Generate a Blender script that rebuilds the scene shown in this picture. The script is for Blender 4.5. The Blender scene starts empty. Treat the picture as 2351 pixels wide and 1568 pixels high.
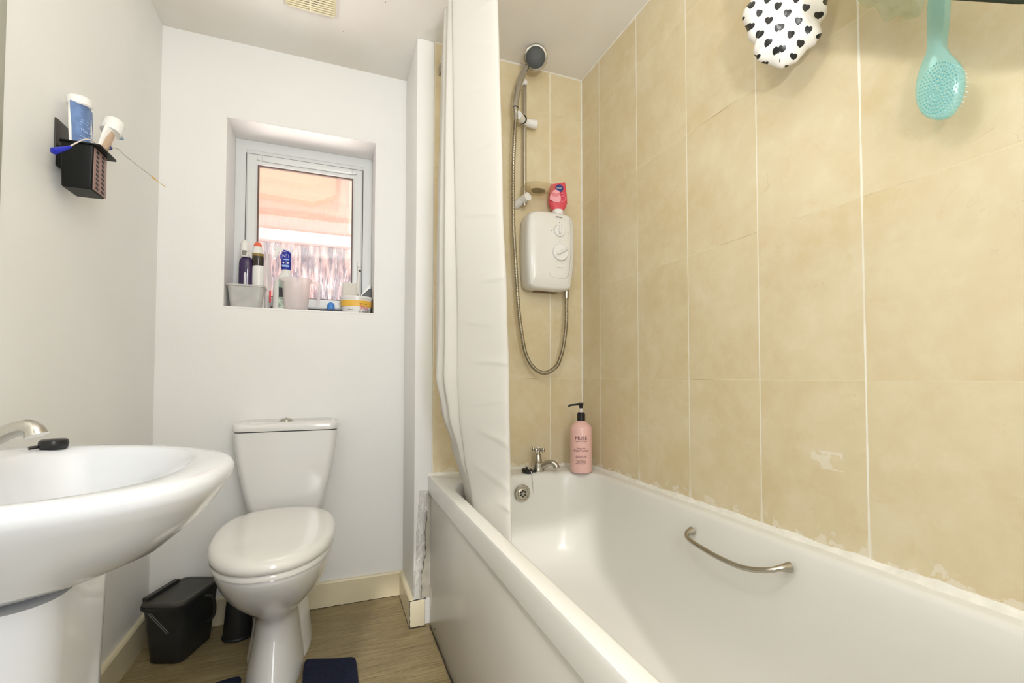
import bpy, bmesh, math, random
from mathutils import Vector, Matrix, noise
random.seed(7)
C = bpy.context.scene.collection
PI = math.pi
CAM_Z = 0.93

# ------------------------------------------------------------------ camera
cam_d = bpy.data.cameras.new('camera'); cam = bpy.data.objects.new('camera', cam_d); C.objects.link(cam)
yaw, pitch, roll = 0.36818897, 0.02986388, 0.00118195
fwd = Vector((math.sin(yaw)*math.cos(pitch), math.cos(yaw)*math.cos(pitch), math.sin(pitch)))
rgt = Vector((math.cos(yaw), -math.sin(yaw), 0)); up = rgt.cross(fwd)
r2 = rgt*math.cos(roll)+up*math.sin(roll); u2 = -rgt*math.sin(roll)+up*math.cos(roll)
M = Matrix((r2, u2, -fwd)).transposed().to_4x4(); M.translation = (0, 0, CAM_Z)
cam.matrix_world = M
cam_d.sensor_width = 36; cam_d.sensor_fit = 'HORIZONTAL'
cam_d.lens = 1058.25847/2351*36
cam_d.shift_x = 2.4089/2351; cam_d.shift_y = 49.317/2351
cam_d.clip_start = 0.01
bpy.context.scene.camera = cam

# ------------------------------------------------------------------ world and lights
world = bpy.data.worlds.new('world'); bpy.context.scene.world = world; world.use_nodes = True
bg = world.node_tree.nodes['Background']; bg.inputs[0].default_value = (0.86, 0.92, 1, 1); bg.inputs[1].default_value = 0.62
vs = bpy.context.scene.view_settings
vs.view_transform = 'Standard'; vs.look = 'None'; vs.gamma = 1; vs.use_curve_mapping = False; vs.exposure = 0.27

def lamp(name, kind, loc, energy, color, size=None, size_y=None, direction=None):
    d = bpy.data.lights.new(name, kind); d.energy = energy; d.color = color
    if kind == 'AREA':
        d.size = size
        if size_y: d.shape = 'RECTANGLE'; d.size_y = size_y
        else: d.shape = 'DISK'
    elif kind == 'SUN': d.angle = size
    o = bpy.data.objects.new(name, d); C.objects.link(o); o.location = loc
    if direction: o.rotation_euler = Vector(direction).to_track_quat('-Z', 'Y').to_euler()
    return o
lamp('sun', 'SUN', (0, -3, 6), 0.92, (1, 0.95, 0.9), size=0.02, direction=(0.25, 1, -0.75))
lamp('hall_daylight', 'AREA', (0.22, -0.62, 1.36), 11.5, (0.97, 0.98, 1.0), size=0.38, size_y=1.2, direction=(-.40, 1, -.12))
lamp('reveal_sky_fill', 'AREA', (-.12, 2.75, 2.85), 12.0, (0.95, 0.97, 1.0), size=.7, size_y=.4, direction=(0, -.6, -1.5))  # added area light above the window, brightens the reveal in place of sky
lamp('reveal_ground_fill', 'AREA', (-.12, 3.0, .75), 45.0, (1.0, 0.88, 0.82), size=.9, size_y=.5, direction=(0, -.85, .95))  # added area light below the sill, lifts the reveal like ground bounce
lamp('ceiling_bounce_fill', 'AREA', (.18, -.20, 1.30), 13.5, (1.0, 1.0, 0.985), size=.12, direction=(.02, .12, 1))  # added light aimed at the ceiling for a broad soft fill

# ------------------------------------------------------------------ materials
def mat(name, color, rough=0.5, metal=0.0, spec=0.5, trans=0.0, ior=1.45, coat=0.0, noise_amt=0.0, noise_scale=5.0,
        bump=0.0, bump_scale=40.0, alpha=1.0, color2=None, sss=0.0, emit=None):
    m = bpy.data.materials.new(name); m.use_nodes = True
    nt = m.node_tree; b = nt.nodes['Principled BSDF']; L = nt.links
    b.inputs['Base Color'].default_value = (*color, 1); b.inputs['Roughness'].default_value = rough
    b.inputs['Metallic'].default_value = metal; b.inputs['IOR'].default_value = ior
    b.inputs['Transmission Weight'].default_value = trans; b.inputs['Coat Weight'].default_value = coat
    b.inputs['Coat Roughness'].default_value = 0.05
    b.inputs['Specular IOR Level'].default_value = spec; b.inputs['Alpha'].default_value = alpha
    if sss: b.inputs['Subsurface Weight'].default_value = sss; b.inputs['Subsurface Radius'].default_value = (.02, .02, .02)
    tc = nt.nodes.new('ShaderNodeTexCoord')
    if noise_amt or color2:
        n = nt.nodes.new('ShaderNodeTexNoise'); n.inputs['Scale'].default_value = noise_scale; n.inputs['Detail'].default_value = 4
        L.new(tc.outputs['Object'], n.inputs['Vector'])
        r = nt.nodes.new('ShaderNodeMix'); r.data_type = 'RGBA'
        c2 = color2 or tuple(max(0, c*(1-noise_amt)) for c in color)
        r.inputs['A'].default_value = (*c2, 1); r.inputs['B'].default_value = (*color, 1)
        mr = nt.nodes.new('ShaderNodeMapRange'); mr.inputs['From Min'].default_value = .35; mr.inputs['From Max'].default_value = .65
        L.new(n.outputs['Fac'], mr.inputs['Value']); L.new(mr.outputs['Result'], r.inputs['Factor'])
        L.new(r.outputs['Result'], b.inputs['Base Color'])
    if bump:
        n2 = nt.nodes.new('ShaderNodeTexNoise'); n2.inputs['Scale'].default_value = bump_scale; n2.inputs['Detail'].default_value = 3
        L.new(tc.outputs['Object'], n2.inputs['Vector'])
        bp = nt.nodes.new('ShaderNodeBump'); bp.inputs['Strength'].default_value = bump; bp.inputs['Distance'].default_value = .01
        L.new(n2.outputs['Fac'], bp.inputs['Height']); L.new(bp.outputs['Normal'], b.inputs['Normal'])
    return m

class N:
    "tiny node graph helper"
    def __init__(s, m): s.nt = m.node_tree; s.L = s.nt.links
    def new(s, t, **k):
        n = s.nt.nodes.new(t)
        for a, v in k.items(): setattr(n, a, v)
        return n
    def put(s, sock, v):
        if isinstance(v, (int, float)): sock.default_value = v
        elif isinstance(v, tuple): sock.default_value = (*v, 1) if len(v) == 3 and sock.type == 'RGBA' else v
        else: s.L.new(v, sock)
    def math(s, op, a, b=0.0, c=0.0, clamp=False):
        n = s.new('ShaderNodeMath', operation=op, use_clamp=clamp)
        s.put(n.inputs[0], a); s.put(n.inputs[1], b)
        if op in ('MULTIPLY_ADD', 'COMPARE', 'SMOOTH_MIN'): s.put(n.inputs[2], c)
        return n.outputs[0]
    def mix(s, f, a, b):
        n = s.new('ShaderNodeMix', data_type='RGBA'); s.put(n.inputs['Factor'], f); s.put(n.inputs['A'], a); s.put(n.inputs['B'], b)
        return n.outputs['Result']
    def ramp(s, v, lo, hi, a=0.0, b=1.0):
        n = s.new('ShaderNodeMapRange'); s.put(n.inputs['Value'], v)
        for k, q in (('From Min', lo), ('From Max', hi), ('To Min', a), ('To Max', b)): n.inputs[k].default_value = q
        return n.outputs['Result']
    def noise(s, vec, scale, detail=4, rough=.55, dist=0.0):
        n = s.new('ShaderNodeTexNoise'); s.L.new(vec, n.inputs['Vector']); n.inputs['Scale'].default_value = scale
        n.inputs['Detail'].default_value = detail; n.inputs['Roughness'].default_value = rough; n.inputs['Distortion'].default_value = dist
        return n.outputs['Fac']
    def mapping(s, vec, scale=(1, 1, 1), rot=(0, 0, 0), loc=(0, 0, 0)):
        n = s.new('ShaderNodeMapping'); s.L.new(vec, n.inputs['Vector']); n.inputs['Scale'].default_value = scale
        n.inputs['Rotation'].default_value = rot; n.inputs['Location'].default_value = loc
        return n.outputs['Vector']

WALL = (0.865, 0.86, 0.83)
m_wall = mat('painted_wall', WALL, .55, noise_amt=.03, noise_scale=2.2, bump=.05, bump_scale=60)
m_ceil = mat('painted_ceiling', (0.83, 0.81, 0.765), .7, color2=(0.78, 0.735, 0.665), noise_scale=2.6, bump=.05, bump_scale=50)
m_reveal = mat('window_reveal_paint', (0.90, 0.87, 0.85), .45)

def tile_mat(name, axis, off, voff=0.9227, w=0.25, h=0.37846):
    m = bpy.data.materials.new(name); m.use_nodes = True; g = N(m); b = m.node_tree.nodes['Principled BSDF']
    tc = g.new('ShaderNodeTexCoord'); o = tc.outputs['Object']
    sp = g.new('ShaderNodeSeparateXYZ'); g.L.new(o, sp.inputs[0])
    U = sp.outputs[axis]; V = sp.outputs[2]
    fu = g.math('DIVIDE', g.math('SUBTRACT', U, off), w); fv = g.math('DIVIDE', g.math('SUBTRACT', V, voff), h)
    du = g.math('MULTIPLY', g.math('PINGPONG', fu, .5), w); dv = g.math('MULTIPLY', g.math('PINGPONG', fv, .5), h)
    wob = g.ramp(g.noise(o, 9, 3), .3, .7, 0.0009, 0.0021)
    wide = g.math('MULTIPLY', wob, g.math('MULTIPLY_ADD', g.math('COMPARE', U, .616, .03), .45, 1.0))
    gu = g.math('LESS_THAN', du, wide); gv = g.math('LESS_THAN', dv, g.math('MULTIPLY', wob, .62))
    grout = g.math('MAXIMUM', gu, gv)
    # per tile shade
    cell = g.new('ShaderNodeCombineXYZ'); g.put(cell.inputs[0], g.math('FLOOR', fu)); g.put(cell.inputs[1], g.math('FLOOR', fv))
    wn = g.new('ShaderNodeTexWhiteNoise'); g.L.new(cell.outputs[0], wn.inputs['Vector'])
    addv = g.new('ShaderNodeVectorMath', operation='MULTIPLY_ADD'); g.L.new(wn.outputs['Color'], addv.inputs[0])
    addv.inputs[1].default_value = (3, 3, 3); g.L.new(o, addv.inputs[2])
    tv = addv.outputs[0]
    n1 = g.noise(tv, 5.5, 6, .6, .4); n2 = g.noise(tv, 23, 4, .65); 
    base = g.mix(g.ramp(n1, .33, .68), (0.655, 0.54, 0.325), (0.725, 0.635, 0.435))
    base = g.mix(g.ramp(n2, .45, .75, 0, .35), base, (0.79, 0.71, 0.54))
    warm = g.ramp(g.noise(tv, 12, 3, .6, 1.0), .60, .74, 0, .38)
    base = g.mix(warm, base, (0.66, 0.49, 0.275))
    # hair-thin veins
    vn = g.noise(g.mapping(tv, (1, 1, 1.7), loc=(4, 2, 7)), 7, 3, .5, 1.6)
    vein = g.math('MULTIPLY', g.math('LESS_THAN', g.math('ABSOLUTE', g.math('SUBTRACT', vn, .5)), .0035), g.ramp(g.noise(tv, 10, 2), .56, .68, 0, .30))
    base = g.mix(vein, base, (0.50, 0.37, 0.2))
    gdirt = g.ramp(g.noise(o, 4.2, 4), .56, .70)
    gcol_v = g.mix(g.math('MULTIPLY', gdirt, .35), (0.86, 0.83, 0.72), (0.60, 0.48, 0.3))
    gcol_h = g.mix(g.math('MULTIPLY', gdirt, .9), (0.72, 0.63, 0.42), (0.38, 0.24, 0.12))
    gcol = g.mix(gu, gcol_h, gcol_v)
    col = g.mix(grout, base, gcol)
    # old sealant smeared on the tiles just over the bath and one blot higher up
    edge = g.ramp(V, .565, .635, 1, 0)
    sm = g.math('GREATER_THAN', g.math('ADD', g.math('MULTIPLY', edge, .34), g.noise(o, 26, 5, .65)), .835)
    dg = g.math('MULTIPLY', g.math('LESS_THAN', du, g.math('MULTIPLY', g.ramp(V, .56, .66, .012, .0), g.noise(o, 45, 3))), g.math('LESS_THAN', V, .66))
    blot = g.math('MULTIPLY', g.math('LESS_THAN', g.math('ABSOLUTE', g.math('SUBTRACT', V, .748)), .020),
                  g.math('MULTIPLY', g.math('LESS_THAN', g.math('ABSOLUTE', g.math('SUBTRACT', sp.outputs[1], .70)), .035),
                         g.math('GREATER_THAN', g.noise(g.mapping(o, (1, 1, 2.0)), 19, 3), .53)))
    smear = g.math('MULTIPLY', g.math('MAXIMUM', g.math('MAXIMUM', sm, blot), dg), .5)
    col = g.mix(smear, col, (0.80, 0.76, 0.66))
    g.put(b.inputs['Base Color'], col)
    g.put(b.inputs['Roughness'], g.math('MULTIPLY_ADD', g.math('MAXIMUM', grout, smear), .35, .27))
    b.inputs['Specular IOR Level'].default_value = .45
    bp = g.new('ShaderNodeBump'); bp.inputs['Strength'].default_value = .5; bp.inputs['Distance'].default_value = .0015
    g.put(bp.inputs['Height'], g.math('SUBTRACT', 1.0, grout)); g.L.new(bp.outputs[0], b.inputs['Normal'])
    return m
m_tile_r = tile_mat('beige_tile_right', 1, 1.61618)
m_tile_e = tile_mat('beige_tile_end', 0, 0.857)

def floor_mat():
    m = bpy.data.materials.new('grey_brown_vinyl'); m.use_nodes = True; g = N(m); b = m.node_tree.nodes['Principled BSDF']
    o = g.new('ShaderNodeTexCoord').outputs['Object']
    a = g.noise(g.mapping(o, (2.2, 60, 1)), 2.4, 5, .62, .35); c = g.noise(g.mapping(o, (5, 170, 1)), 2.0, 3, .6, .2)
    d = g.noise(g.mapping(o, (1.2, 9, 1)), 2.0, 3)
    col = g.mix(g.ramp(a, .34, .66), (0.165, 0.122, 0.052), (0.345, 0.270, 0.130))
    col = g.mix(g.ramp(c, .46, .66, 0, .7), col, (0.44, 0.36, 0.20))
    col = g.mix(g.ramp(d, .35, .65, 0, .35), col, (0.17, 0.13, 0.065))
    g.put(b.inputs['Base Color'], col); b.inputs['Roughness'].default_value = .42
    bp = g.new('ShaderNodeBump'); bp.inputs['Strength'].default_value = .12; bp.inputs['Distance'].default_value = .002
    g.put(bp.inputs['Height'], a); g.L.new(bp.outputs[0], b.inputs['Normal'])
    return m
m_floor = floor_mat()

def dirty_paint(name, col, dirt, z0, z1, amount=.62):
    "gloss paint with grime flecks of its own near the floor joint"
    m = bpy.data.materials.new(name); m.use_nodes = True; g = N(m); b = m.node_tree.nodes['Principled BSDF']
    o = g.new('ShaderNodeTexCoord').outputs['Object']; sp = g.new('ShaderNodeSeparateXYZ'); g.L.new(o, sp.inputs[0])
    e = g.ramp(sp.outputs[2], z0, z1, .18, 0)
    f = g.ramp(g.math('ADD', g.noise(o, 30, 5, .7), e), amount, amount+.05)
    c = g.mix(g.ramp(g.noise(o, 6, 3), .4, .6), tuple(x*.94 for x in col), col)
    g.put(b.inputs['Base Color'], g.mix(f, c, dirt)); b.inputs['Roughness'].default_value = .35
    return m
m_skirt = dirty_paint('cream_gloss_paint', (0.76, 0.68, 0.47), (0.12, 0.07, 0.04), .0, .012, .72)
m_skirt_end = dirty_paint('cream_gloss_paint_worn', (0.78, 0.72, 0.52), (0.13, 0.08, 0.05), .0, .02, .72)

def plaster_mat():
    m = bpy.data.materials.new('crumbling_white_filler'); m.use_nodes = True; g = N(m); b = m.node_tree.nodes['Principled BSDF']
    o = g.new('ShaderNodeTexCoord').outputs['Object']
    v = g.noise(g.mapping(o, (1, 1, .35)), 60, 5, .7, 1.2)
    crack = g.math('LESS_THAN', g.math('ABSOLUTE', g.math('SUBTRACT', v, .5)), .006)
    col = g.mix(g.ramp(v, .3, .7), (0.58, 0.56, 0.51), (0.82, 0.81, 0.77)); col = g.mix(crack, col, (0.2, 0.17, 0.14))
    g.put(b.inputs['Base Color'], col); b.inputs['Roughness'].default_value = .7
    bp = g.new('ShaderNodeBump'); bp.inputs['Strength'].default_value = .8; bp.inputs['Distance'].default_value = .004
    g.put(bp.inputs['Height'], v); g.L.new(bp.outputs[0], b.inputs['Normal'])
    return m
m_plaster = plaster_mat()

m_seal = mat('white_sealant', (0.82, 0.80, 0.72), .4, noise_amt=.1, noise_scale=30, bump=.2, bump_scale=60)
m_bath = mat('white_acrylic', (0.74, 0.73, 0.68), .24, spec=.5)
m_panel = mat('bath_panel_plastic', (0.74, 0.71, 0.65), .28, noise_amt=.05, noise_scale=3)
m_ceram = mat('white_ceramic', (0.78, 0.77, 0.745), .12, coat=.35)
m_ceram2 = mat('white_ceramic_basin', (0.71, 0.73, 0.755), .12, coat=.35)
m_seat = mat('white_seat_plastic', (0.82, 0.805, 0.76), .10, coat=.4)
m_chrome = mat('chrome', (0.52, 0.50, 0.45), .17, 1.0)
m_steel = mat('brushed_steel', (0.50, 0.47, 0.40), .30, 1.0, bump=.1, bump_scale=200)
m_hose = mat('steel_hose', (0.46, 0.42, 0.33), .30, 1.0)
m_dark = mat('dark_gap', (0.03, 0.028, 0.025), .6)
m_black = mat('black_plastic', (0.012, 0.012, 0.012), .3)
m_bin = mat('charcoal_plastic', (0.022, 0.023, 0.023), .42, bump=.05, bump_scale=150)
m_bin2 = mat('charcoal_lid_plastic', (0.050, 0.048, 0.040), .5, bump=.05, bump_scale=150)
m_upvc = mat('white_upvc', (0.74, 0.76, 0.75), .25)
m_white = mat('white_plastic', (0.82, 0.81, 0.78), .25, coat=.2)
m_unit = mat('shower_unit_plastic', (0.80, 0.785, 0.74), .22, coat=.2)
m_cream = mat('aged_cream_plastic', (0.74, 0.68, 0.46), .45)
m_grey = mat('grey_print', (0.25, 0.24, 0.22), .6)
m_ink = mat('dark_print', (0.03, 0.025, 0.03), .6)
m_pink = mat('pink_bottle_plastic', (0.80, 0.50, 0.45), .3, coat=.2)
m_red = mat('red_tube_plastic', (0.66, 0.07, 0.10), .3, coat=.3)
m_lpink = mat('pale_pink_print', (0.86, 0.38, 0.42), .4)
m_navy = mat('navy_print', (0.015, 0.02, 0.16), .4)
m_purple = mat('dark_purple_liquid', (0.03, 0.01, 0.07), .06, coat=.6)
m_orange = mat('orange_cap', (0.80, 0.16, 0.08), .3)
m_brownliq = mat('dark_brown_liquid', (0.03, 0.02, 0.01), .08, coat=.5)
m_amber = mat('amber_band', (0.30, 0.2, 0.05), .2)
m_yellow = mat('yellow_label', (0.85, 0.50, 0.07), .4)
m_redink = mat('red_print', (0.75, 0.05, 0.06), .5)
m_blue = mat('blue_plastic', (0.06, 0.24, 0.66), .3)
m_royal = mat('royal_blue_label', (0.02, 0.03, 0.35), .3)
m_ltblue = mat('light_blue_print', (0.30, 0.50, 0.85), .4)
m_card = mat('white_card', (0.74, 0.71, 0.65), .6)
m_green = mat('green_print', (0.06, 0.3, 0.15), .5)
m_matnavy = mat('navy_mat_pile', (0.006, 0.012, 0.05), .95, bump=1.0, bump_scale=260, noise_amt=.4, noise_scale=120)
m_frost = mat('frosted_polypropylene', (0.90, 0.88, 0.87), .35, trans=.75, ior=1.12)
m_tubplas = mat('cloudy_tub_plastic', (0.86, 0.84, 0.80), .35, trans=.45, ior=1.15)



m_bristle = mat('pale_bristle', (0.75, 0.85, 0.85), .4)
m_caddy = mat('black_caddy_plastic', (0.004, 0.0045, 0.004), .42, spec=.3)
m_caddyface = mat('mauve_brown_plastic', (0.30, 0.19, 0.17), .45)  # perforated face of the caddy, browner and paler than its other sides
m_tooth = mat('blue_toothpaste_tube', (0.17, 0.28, 0.54), .35, noise_amt=.35, noise_scale=45)
m_toothlight = mat('pale_blue_print', (0.42, 0.55, 0.85), .4)
m_tubewhite = mat('soft_white_tube', (0.83, 0.81, 0.76), .4)
m_beige = mat('beige_brown_print', (0.55, 0.40, 0.28), .45)
m_wire = mat('thin_wire', (0.35, 0.30, 0.2), .4, .6)
m_yel2 = mat('yellow_plastic', (0.95, 0.62, 0.15), .4)
m_peach = mat('peach_render', (0.90, 0.59, 0.42), .8)
m_pinkwall = mat('pink_brick', (0.80, 0.42, 0.33), .8, noise_amt=.2, noise_scale=14)
m_whiteout = mat('white_painted_boards', (.97, 0.94, 0.92), .6)
m_rack = mat('dark_green_rack', (0.02, 0.03, 0.015), .35)

def fabric_curtain():
    m = mat('white_curtain_fabric', (0.80, 0.78, 0.73), .55, sss=0.0, bump=.06, bump_scale=30)
    g = N(m); b = m.node_tree.nodes['Principled BSDF']; out = m.node_tree.nodes['Material Output']
    t = g.new('ShaderNodeBsdfTranslucent'); t.inputs['Color'].default_value = (0.86, 0.84, 0.78, 1)
    mx = g.new('ShaderNodeMixShader'); mx.inputs[0].default_value = .28
    g.L.new(b.outputs[0], mx.inputs[1]); g.L.new(t.outputs[0], mx.inputs[2]); g.L.new(mx.outputs[0], out.inputs[0])
    return m
m_curtain = fabric_curtain()

def translucent(m, col, fac):
    "let light through thin frosted plastic without refraction noise"
    g = N(m); b = m.node_tree.nodes['Principled BSDF']; out = m.node_tree.nodes['Material Output']
    t = g.new('ShaderNodeBsdfTransparent'); t.inputs['Color'].default_value = (*col, 1)
    mx = g.new('ShaderNodeMixShader'); mx.inputs[0].default_value = fac
    g.L.new(b.outputs[0], mx.inputs[1]); g.L.new(t.outputs[0], mx.inputs[2]); g.L.new(mx.outputs[0], out.inputs[0])
    return m
m_jug = translucent(mat('frosted_jug_plastic', (0.90, 0.85, 0.85), .35), (1, .97, .96), .66)
m_tubp = translucent(mat('cloudy_tub', (0.74, 0.73, 0.70), .35, noise_amt=.2, noise_scale=18), (1, 1, 1), .30)
m_dish = translucent(mat('smoky_clear_plastic', (0.55, 0.48, 0.32), .12, coat=.5), (.97, .94, .88), .80)
m_aqua = translucent(mat('aqua_clear_plastic', (0.42, 0.74, 0.73), .14, coat=.6), (.76, .95, .96), .70)
m_film = translucent(mat('clear_film', (0.60, 0.62, 0.46), .05, spec=.9, coat=1.0, bump=1.0, bump_scale=30), (.95, .96, .88), .70)
m_clearb = translucent(mat('clear_bottle_plastic', (0.8, 0.8, 0.8), .1, coat=.5), (1, .97, .93), .6)

def glass_mat():
    m = bpy.data.materials.new('rain_pattern_glass'); m.use_nodes = True; g = N(m); nt = m.node_tree
    nt.nodes.remove(nt.nodes['Principled BSDF']); out = nt.nodes['Material Output']
    o = g.new('ShaderNodeTexCoord').outputs['Object']
    n = g.noise(g.mapping(o, (1, 1, .07)), 120, 2, .5, .4)
    bp = g.new('ShaderNodeBump'); bp.inputs['Strength'].default_value = 1.0; bp.inputs['Distance'].default_value = .0022
    g.put(bp.inputs['Height'], n)
    r = g.new('ShaderNodeBsdfRefraction'); r.inputs['IOR'].default_value = 1.22; r.inputs['Roughness'].default_value = .02
    r.inputs['Color'].default_value = (1, 1, 1, 1); g.L.new(bp.outputs[0], r.inputs['Normal'])
    gl = g.new('ShaderNodeBsdfGlossy'); gl.inputs['Roughness'].default_value = .1; g.L.new(bp.outputs[0], gl.inputs['Normal'])
    mx = g.new('ShaderNodeMixShader'); mx.inputs[0].default_value = .06
    g.L.new(r.outputs[0], mx.inputs[1]); g.L.new(gl.outputs[0], mx.inputs[2])
    tr = g.new('ShaderNodeBsdfTransparent'); m2 = g.new('ShaderNodeMixShader'); m2.inputs[0].default_value = .30
    g.L.new(mx.outputs[0], m2.inputs[1]); g.L.new(tr.outputs[0], m2.inputs[2]); g.L.new(m2.outputs[0], out.inputs[0])
    return m
m_glass = glass_mat()

def fence_mat():
    m = bpy.data.materials.new('streaked_boards'); m.use_nodes = True; g = N(m); b = m.node_tree.nodes['Principled BSDF']
    o = g.new('ShaderNodeTexCoord').outputs['Object']
    a = g.noise(g.mapping(o, (1, 1, .09)), 48, 3, .7)  # pale and dark streaks put into the boards to read as glass streaks
    c = g.noise(g.mapping(o, (1, 1, .10), loc=(3, 0, 1)), 34, 3, .6)
    col = g.mix(g.ramp(c, .42, .54), (0.82, 0.50, 0.44), (0.09, 0.09, 0.14)); col = g.mix(g.ramp(a, .54, .62), col, (.95, .90, .90))
    g.put(b.inputs['Base Color'], col); b.inputs['Roughness'].default_value = .7
    return m
m_fence = fence_mat()

def heart_mat():
    m = bpy.data.materials.new('white_fabric_black_hearts'); m.use_nodes = True; g = N(m); b = m.node_tree.nodes['Principled BSDF']
    uv = g.new('ShaderNodeTexCoord').outputs['UV']
    sp = g.new('ShaderNodeSeparateXYZ'); g.L.new(uv, sp.inputs[0]); u = sp.outputs[0]; v = sp.outputs[1]
    row = g.math('FLOOR', v); fv = g.math('SUBTRACT', g.math('FRACT', v), .5)
    uo = g.math('ADD', u, g.math('MULTIPLY', row, .5)); fu = g.math('SUBTRACT', g.math('FRACT', uo), .5)
    # unit heart, tilted
    ca, sa = math.cos(-.35), math.sin(-.35)
    x0 = g.math('MULTIPLY', fu, 5.4); y0 = g.math('MULTIPLY', fv, 3.1)
    x = g.math('ADD', g.math('MULTIPLY', x0, ca), g.math('MULTIPLY', y0, sa)); y = g.math('SUBTRACT', g.math('MULTIPLY', y0, ca), g.math('MULTIPLY', x0, sa))
    x2 = g.math('MULTIPLY', x, x); y2 = g.math('MULTIPLY', y, y)
    a = g.math('SUBTRACT', g.math('ADD', x2, y2), 1.0); a3 = g.math('MULTIPLY', a, g.math('MULTIPLY', a, a))
    h = g.math('LESS_THAN', g.math('SUBTRACT', a3, g.math('MULTIPLY', x2, g.math('MULTIPLY', y2, y))), 0.0)
    g.put(b.inputs['Base Color'], g.mix(h, (0.80, 0.77, 0.72), (0.006, 0.006, 0.006))); b.inputs['Roughness'].default_value = .35
    b.inputs['Coat Weight'].default_value = .2
    return m
m_heart = heart_mat()

# ------------------------------------------------------------------ mesh helpers
def obj(name, bm, material, parent=None, smooth=True, angle=35):
    me = bpy.data.meshes.new(name); bmesh.ops.recalc_face_normals(bm, faces=bm.faces[:]); bm.to_mesh(me); bm.free()
    if smooth:
        for p in me.polygons: p.use_smooth = True
        try: me.set_sharp_from_angle(angle=math.radians(angle))
        except Exception: pass
    me.materials.append(material)
    o = bpy.data.objects.new(name, me); C.objects.link(o)
    if parent:
        o.parent = parent
        base = Vector((0, 0, 0)); q = parent
        while q: base += q.location; q = q.parent
        me.transform(Matrix.Translation(-base))
    return o
def thing(name, label, cat, loc=(0, 0, 0), group=None):
    o = bpy.data.objects.new(name, None); C.objects.link(o); o.location = loc; o.empty_display_size = .05
    o['label'] = label; o['category'] = cat
    if group: o['group'] = group
    return o
def tag(o, label, cat, group=None):
    o['label'] = label; o['category'] = cat
    if group: o['group'] = group
    return o
def struct(name, bm, m, **k):
    o = obj(name, bm, m, **k)
    o['kind'] = 'structure'; return o

def add_box(bm, x0, x1, y0, y1, z0, z1, bev=0.0, seg=2):
    vs = [bm.verts.new(p) for p in ((x0,y0,z0),(x1,y0,z0),(x1,y1,z0),(x0,y1,z0),(x0,y0,z1),(x1,y0,z1),(x1,y1,z1),(x0,y1,z1))]
    fs = [bm.faces.new([vs[i] for i in f]) for f in ((0,3,2,1),(4,5,6,7),(0,1,5,4),(1,2,6,5),(2,3,7,6),(3,0,4,7))]
    if bev:
        es = list({e for f in fs for e in f.edges})
        bmesh.ops.bevel(bm, geom=es, offset=bev, segments=seg, profile=.5, affect='EDGES')
    return bm
def box(*a, **k): return add_box(bmesh.new(), *a, **k)
def loft(bm, loops, cap0=True, cap1=True, closed=True):
    R = [[bm.verts.new(p) for p in l] for l in loops]; n = len(R[0])
    for a, b in zip(R, R[1:]):
        for i in range(n if closed else n-1):
            j = (i+1) % n; bm.faces.new((a[i], a[j], b[j], b[i]))
    if closed and cap0: bm.faces.new(R[0][::-1])
    if closed and cap1: bm.faces.new(R[-1])
    return bm
def lathe(bm, prof, origin=(0,0,0), axis=(0,0,1), n=32, cap=True):
    ax = Vector(axis).normalized(); e1 = ax.orthogonal().normalized(); e2 = ax.cross(e1); o = Vector(origin)
    loops = [[o+ax*h+(e1*math.cos(2*PI*i/n)+e2*math.sin(2*PI*i/n))*max(r, 1e-5) for i in range(n)] for r, h in prof]
    return loft(bm, loops, cap, cap)
def bezier(pts, n=60):
    "Catmull-Rom through pts"
    P = [Vector(p) for p in pts]; P = [2*P[0]-P[1]]+P+[2*P[-1]-P[-2]]; out = []
    seg = len(P)-3
    for k in range(n+1):
        t = k/n*seg; i = min(int(t), seg-1); t -= i; a, b, c, d = P[i:i+4]
        out.append(.5*((2*b)+(c-a)*t+(2*a-5*b+4*c-d)*t*t+(3*b-a-3*c+d)*t**3))
    return out
def tube(bm, pts, rad, n=12, cap=True, flat=1.0, upv=None):
    pts = [Vector(p) for p in pts]; loops = []; nrm = None
    for i, p in enumerate(pts):
        t = (pts[min(i+1, len(pts)-1)]-pts[max(i-1, 0)]).normalized()
        if nrm is None: nrm = (Vector(upv)-t*Vector(upv).dot(t)).normalized() if upv else t.orthogonal().normalized()
        else: nrm = (nrm-t*nrm.dot(t)).normalized()
        bi = t.cross(nrm); r = rad(i/(len(pts)-1)) if callable(rad) else rad
        loops.append([p+(nrm*math.cos(2*PI*k/n)*flat+bi*math.sin(2*PI*k/n))*r for k in range(n)])
    return loft(bm, loops, cap, cap)
def rrect(x0, x1, y0, y1, r, z, n=8):
    "rounded rectangle loop, constant vertex count"
    r = min(r, (x1-x0)/2-1e-4, (y1-y0)/2-1e-4); pts = []
    for cx, cy, a0 in ((x1-r, y1-r, 0), (x0+r, y1-r, PI/2), (x0+r, y0+r, PI), (x1-r, y0+r, 3*PI/2)):
        for k in range(n+1):
            a = a0+PI/2*k/n; pts.append(Vector((cx+r*math.cos(a), cy+r*math.sin(a), z)))
    return pts
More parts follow.
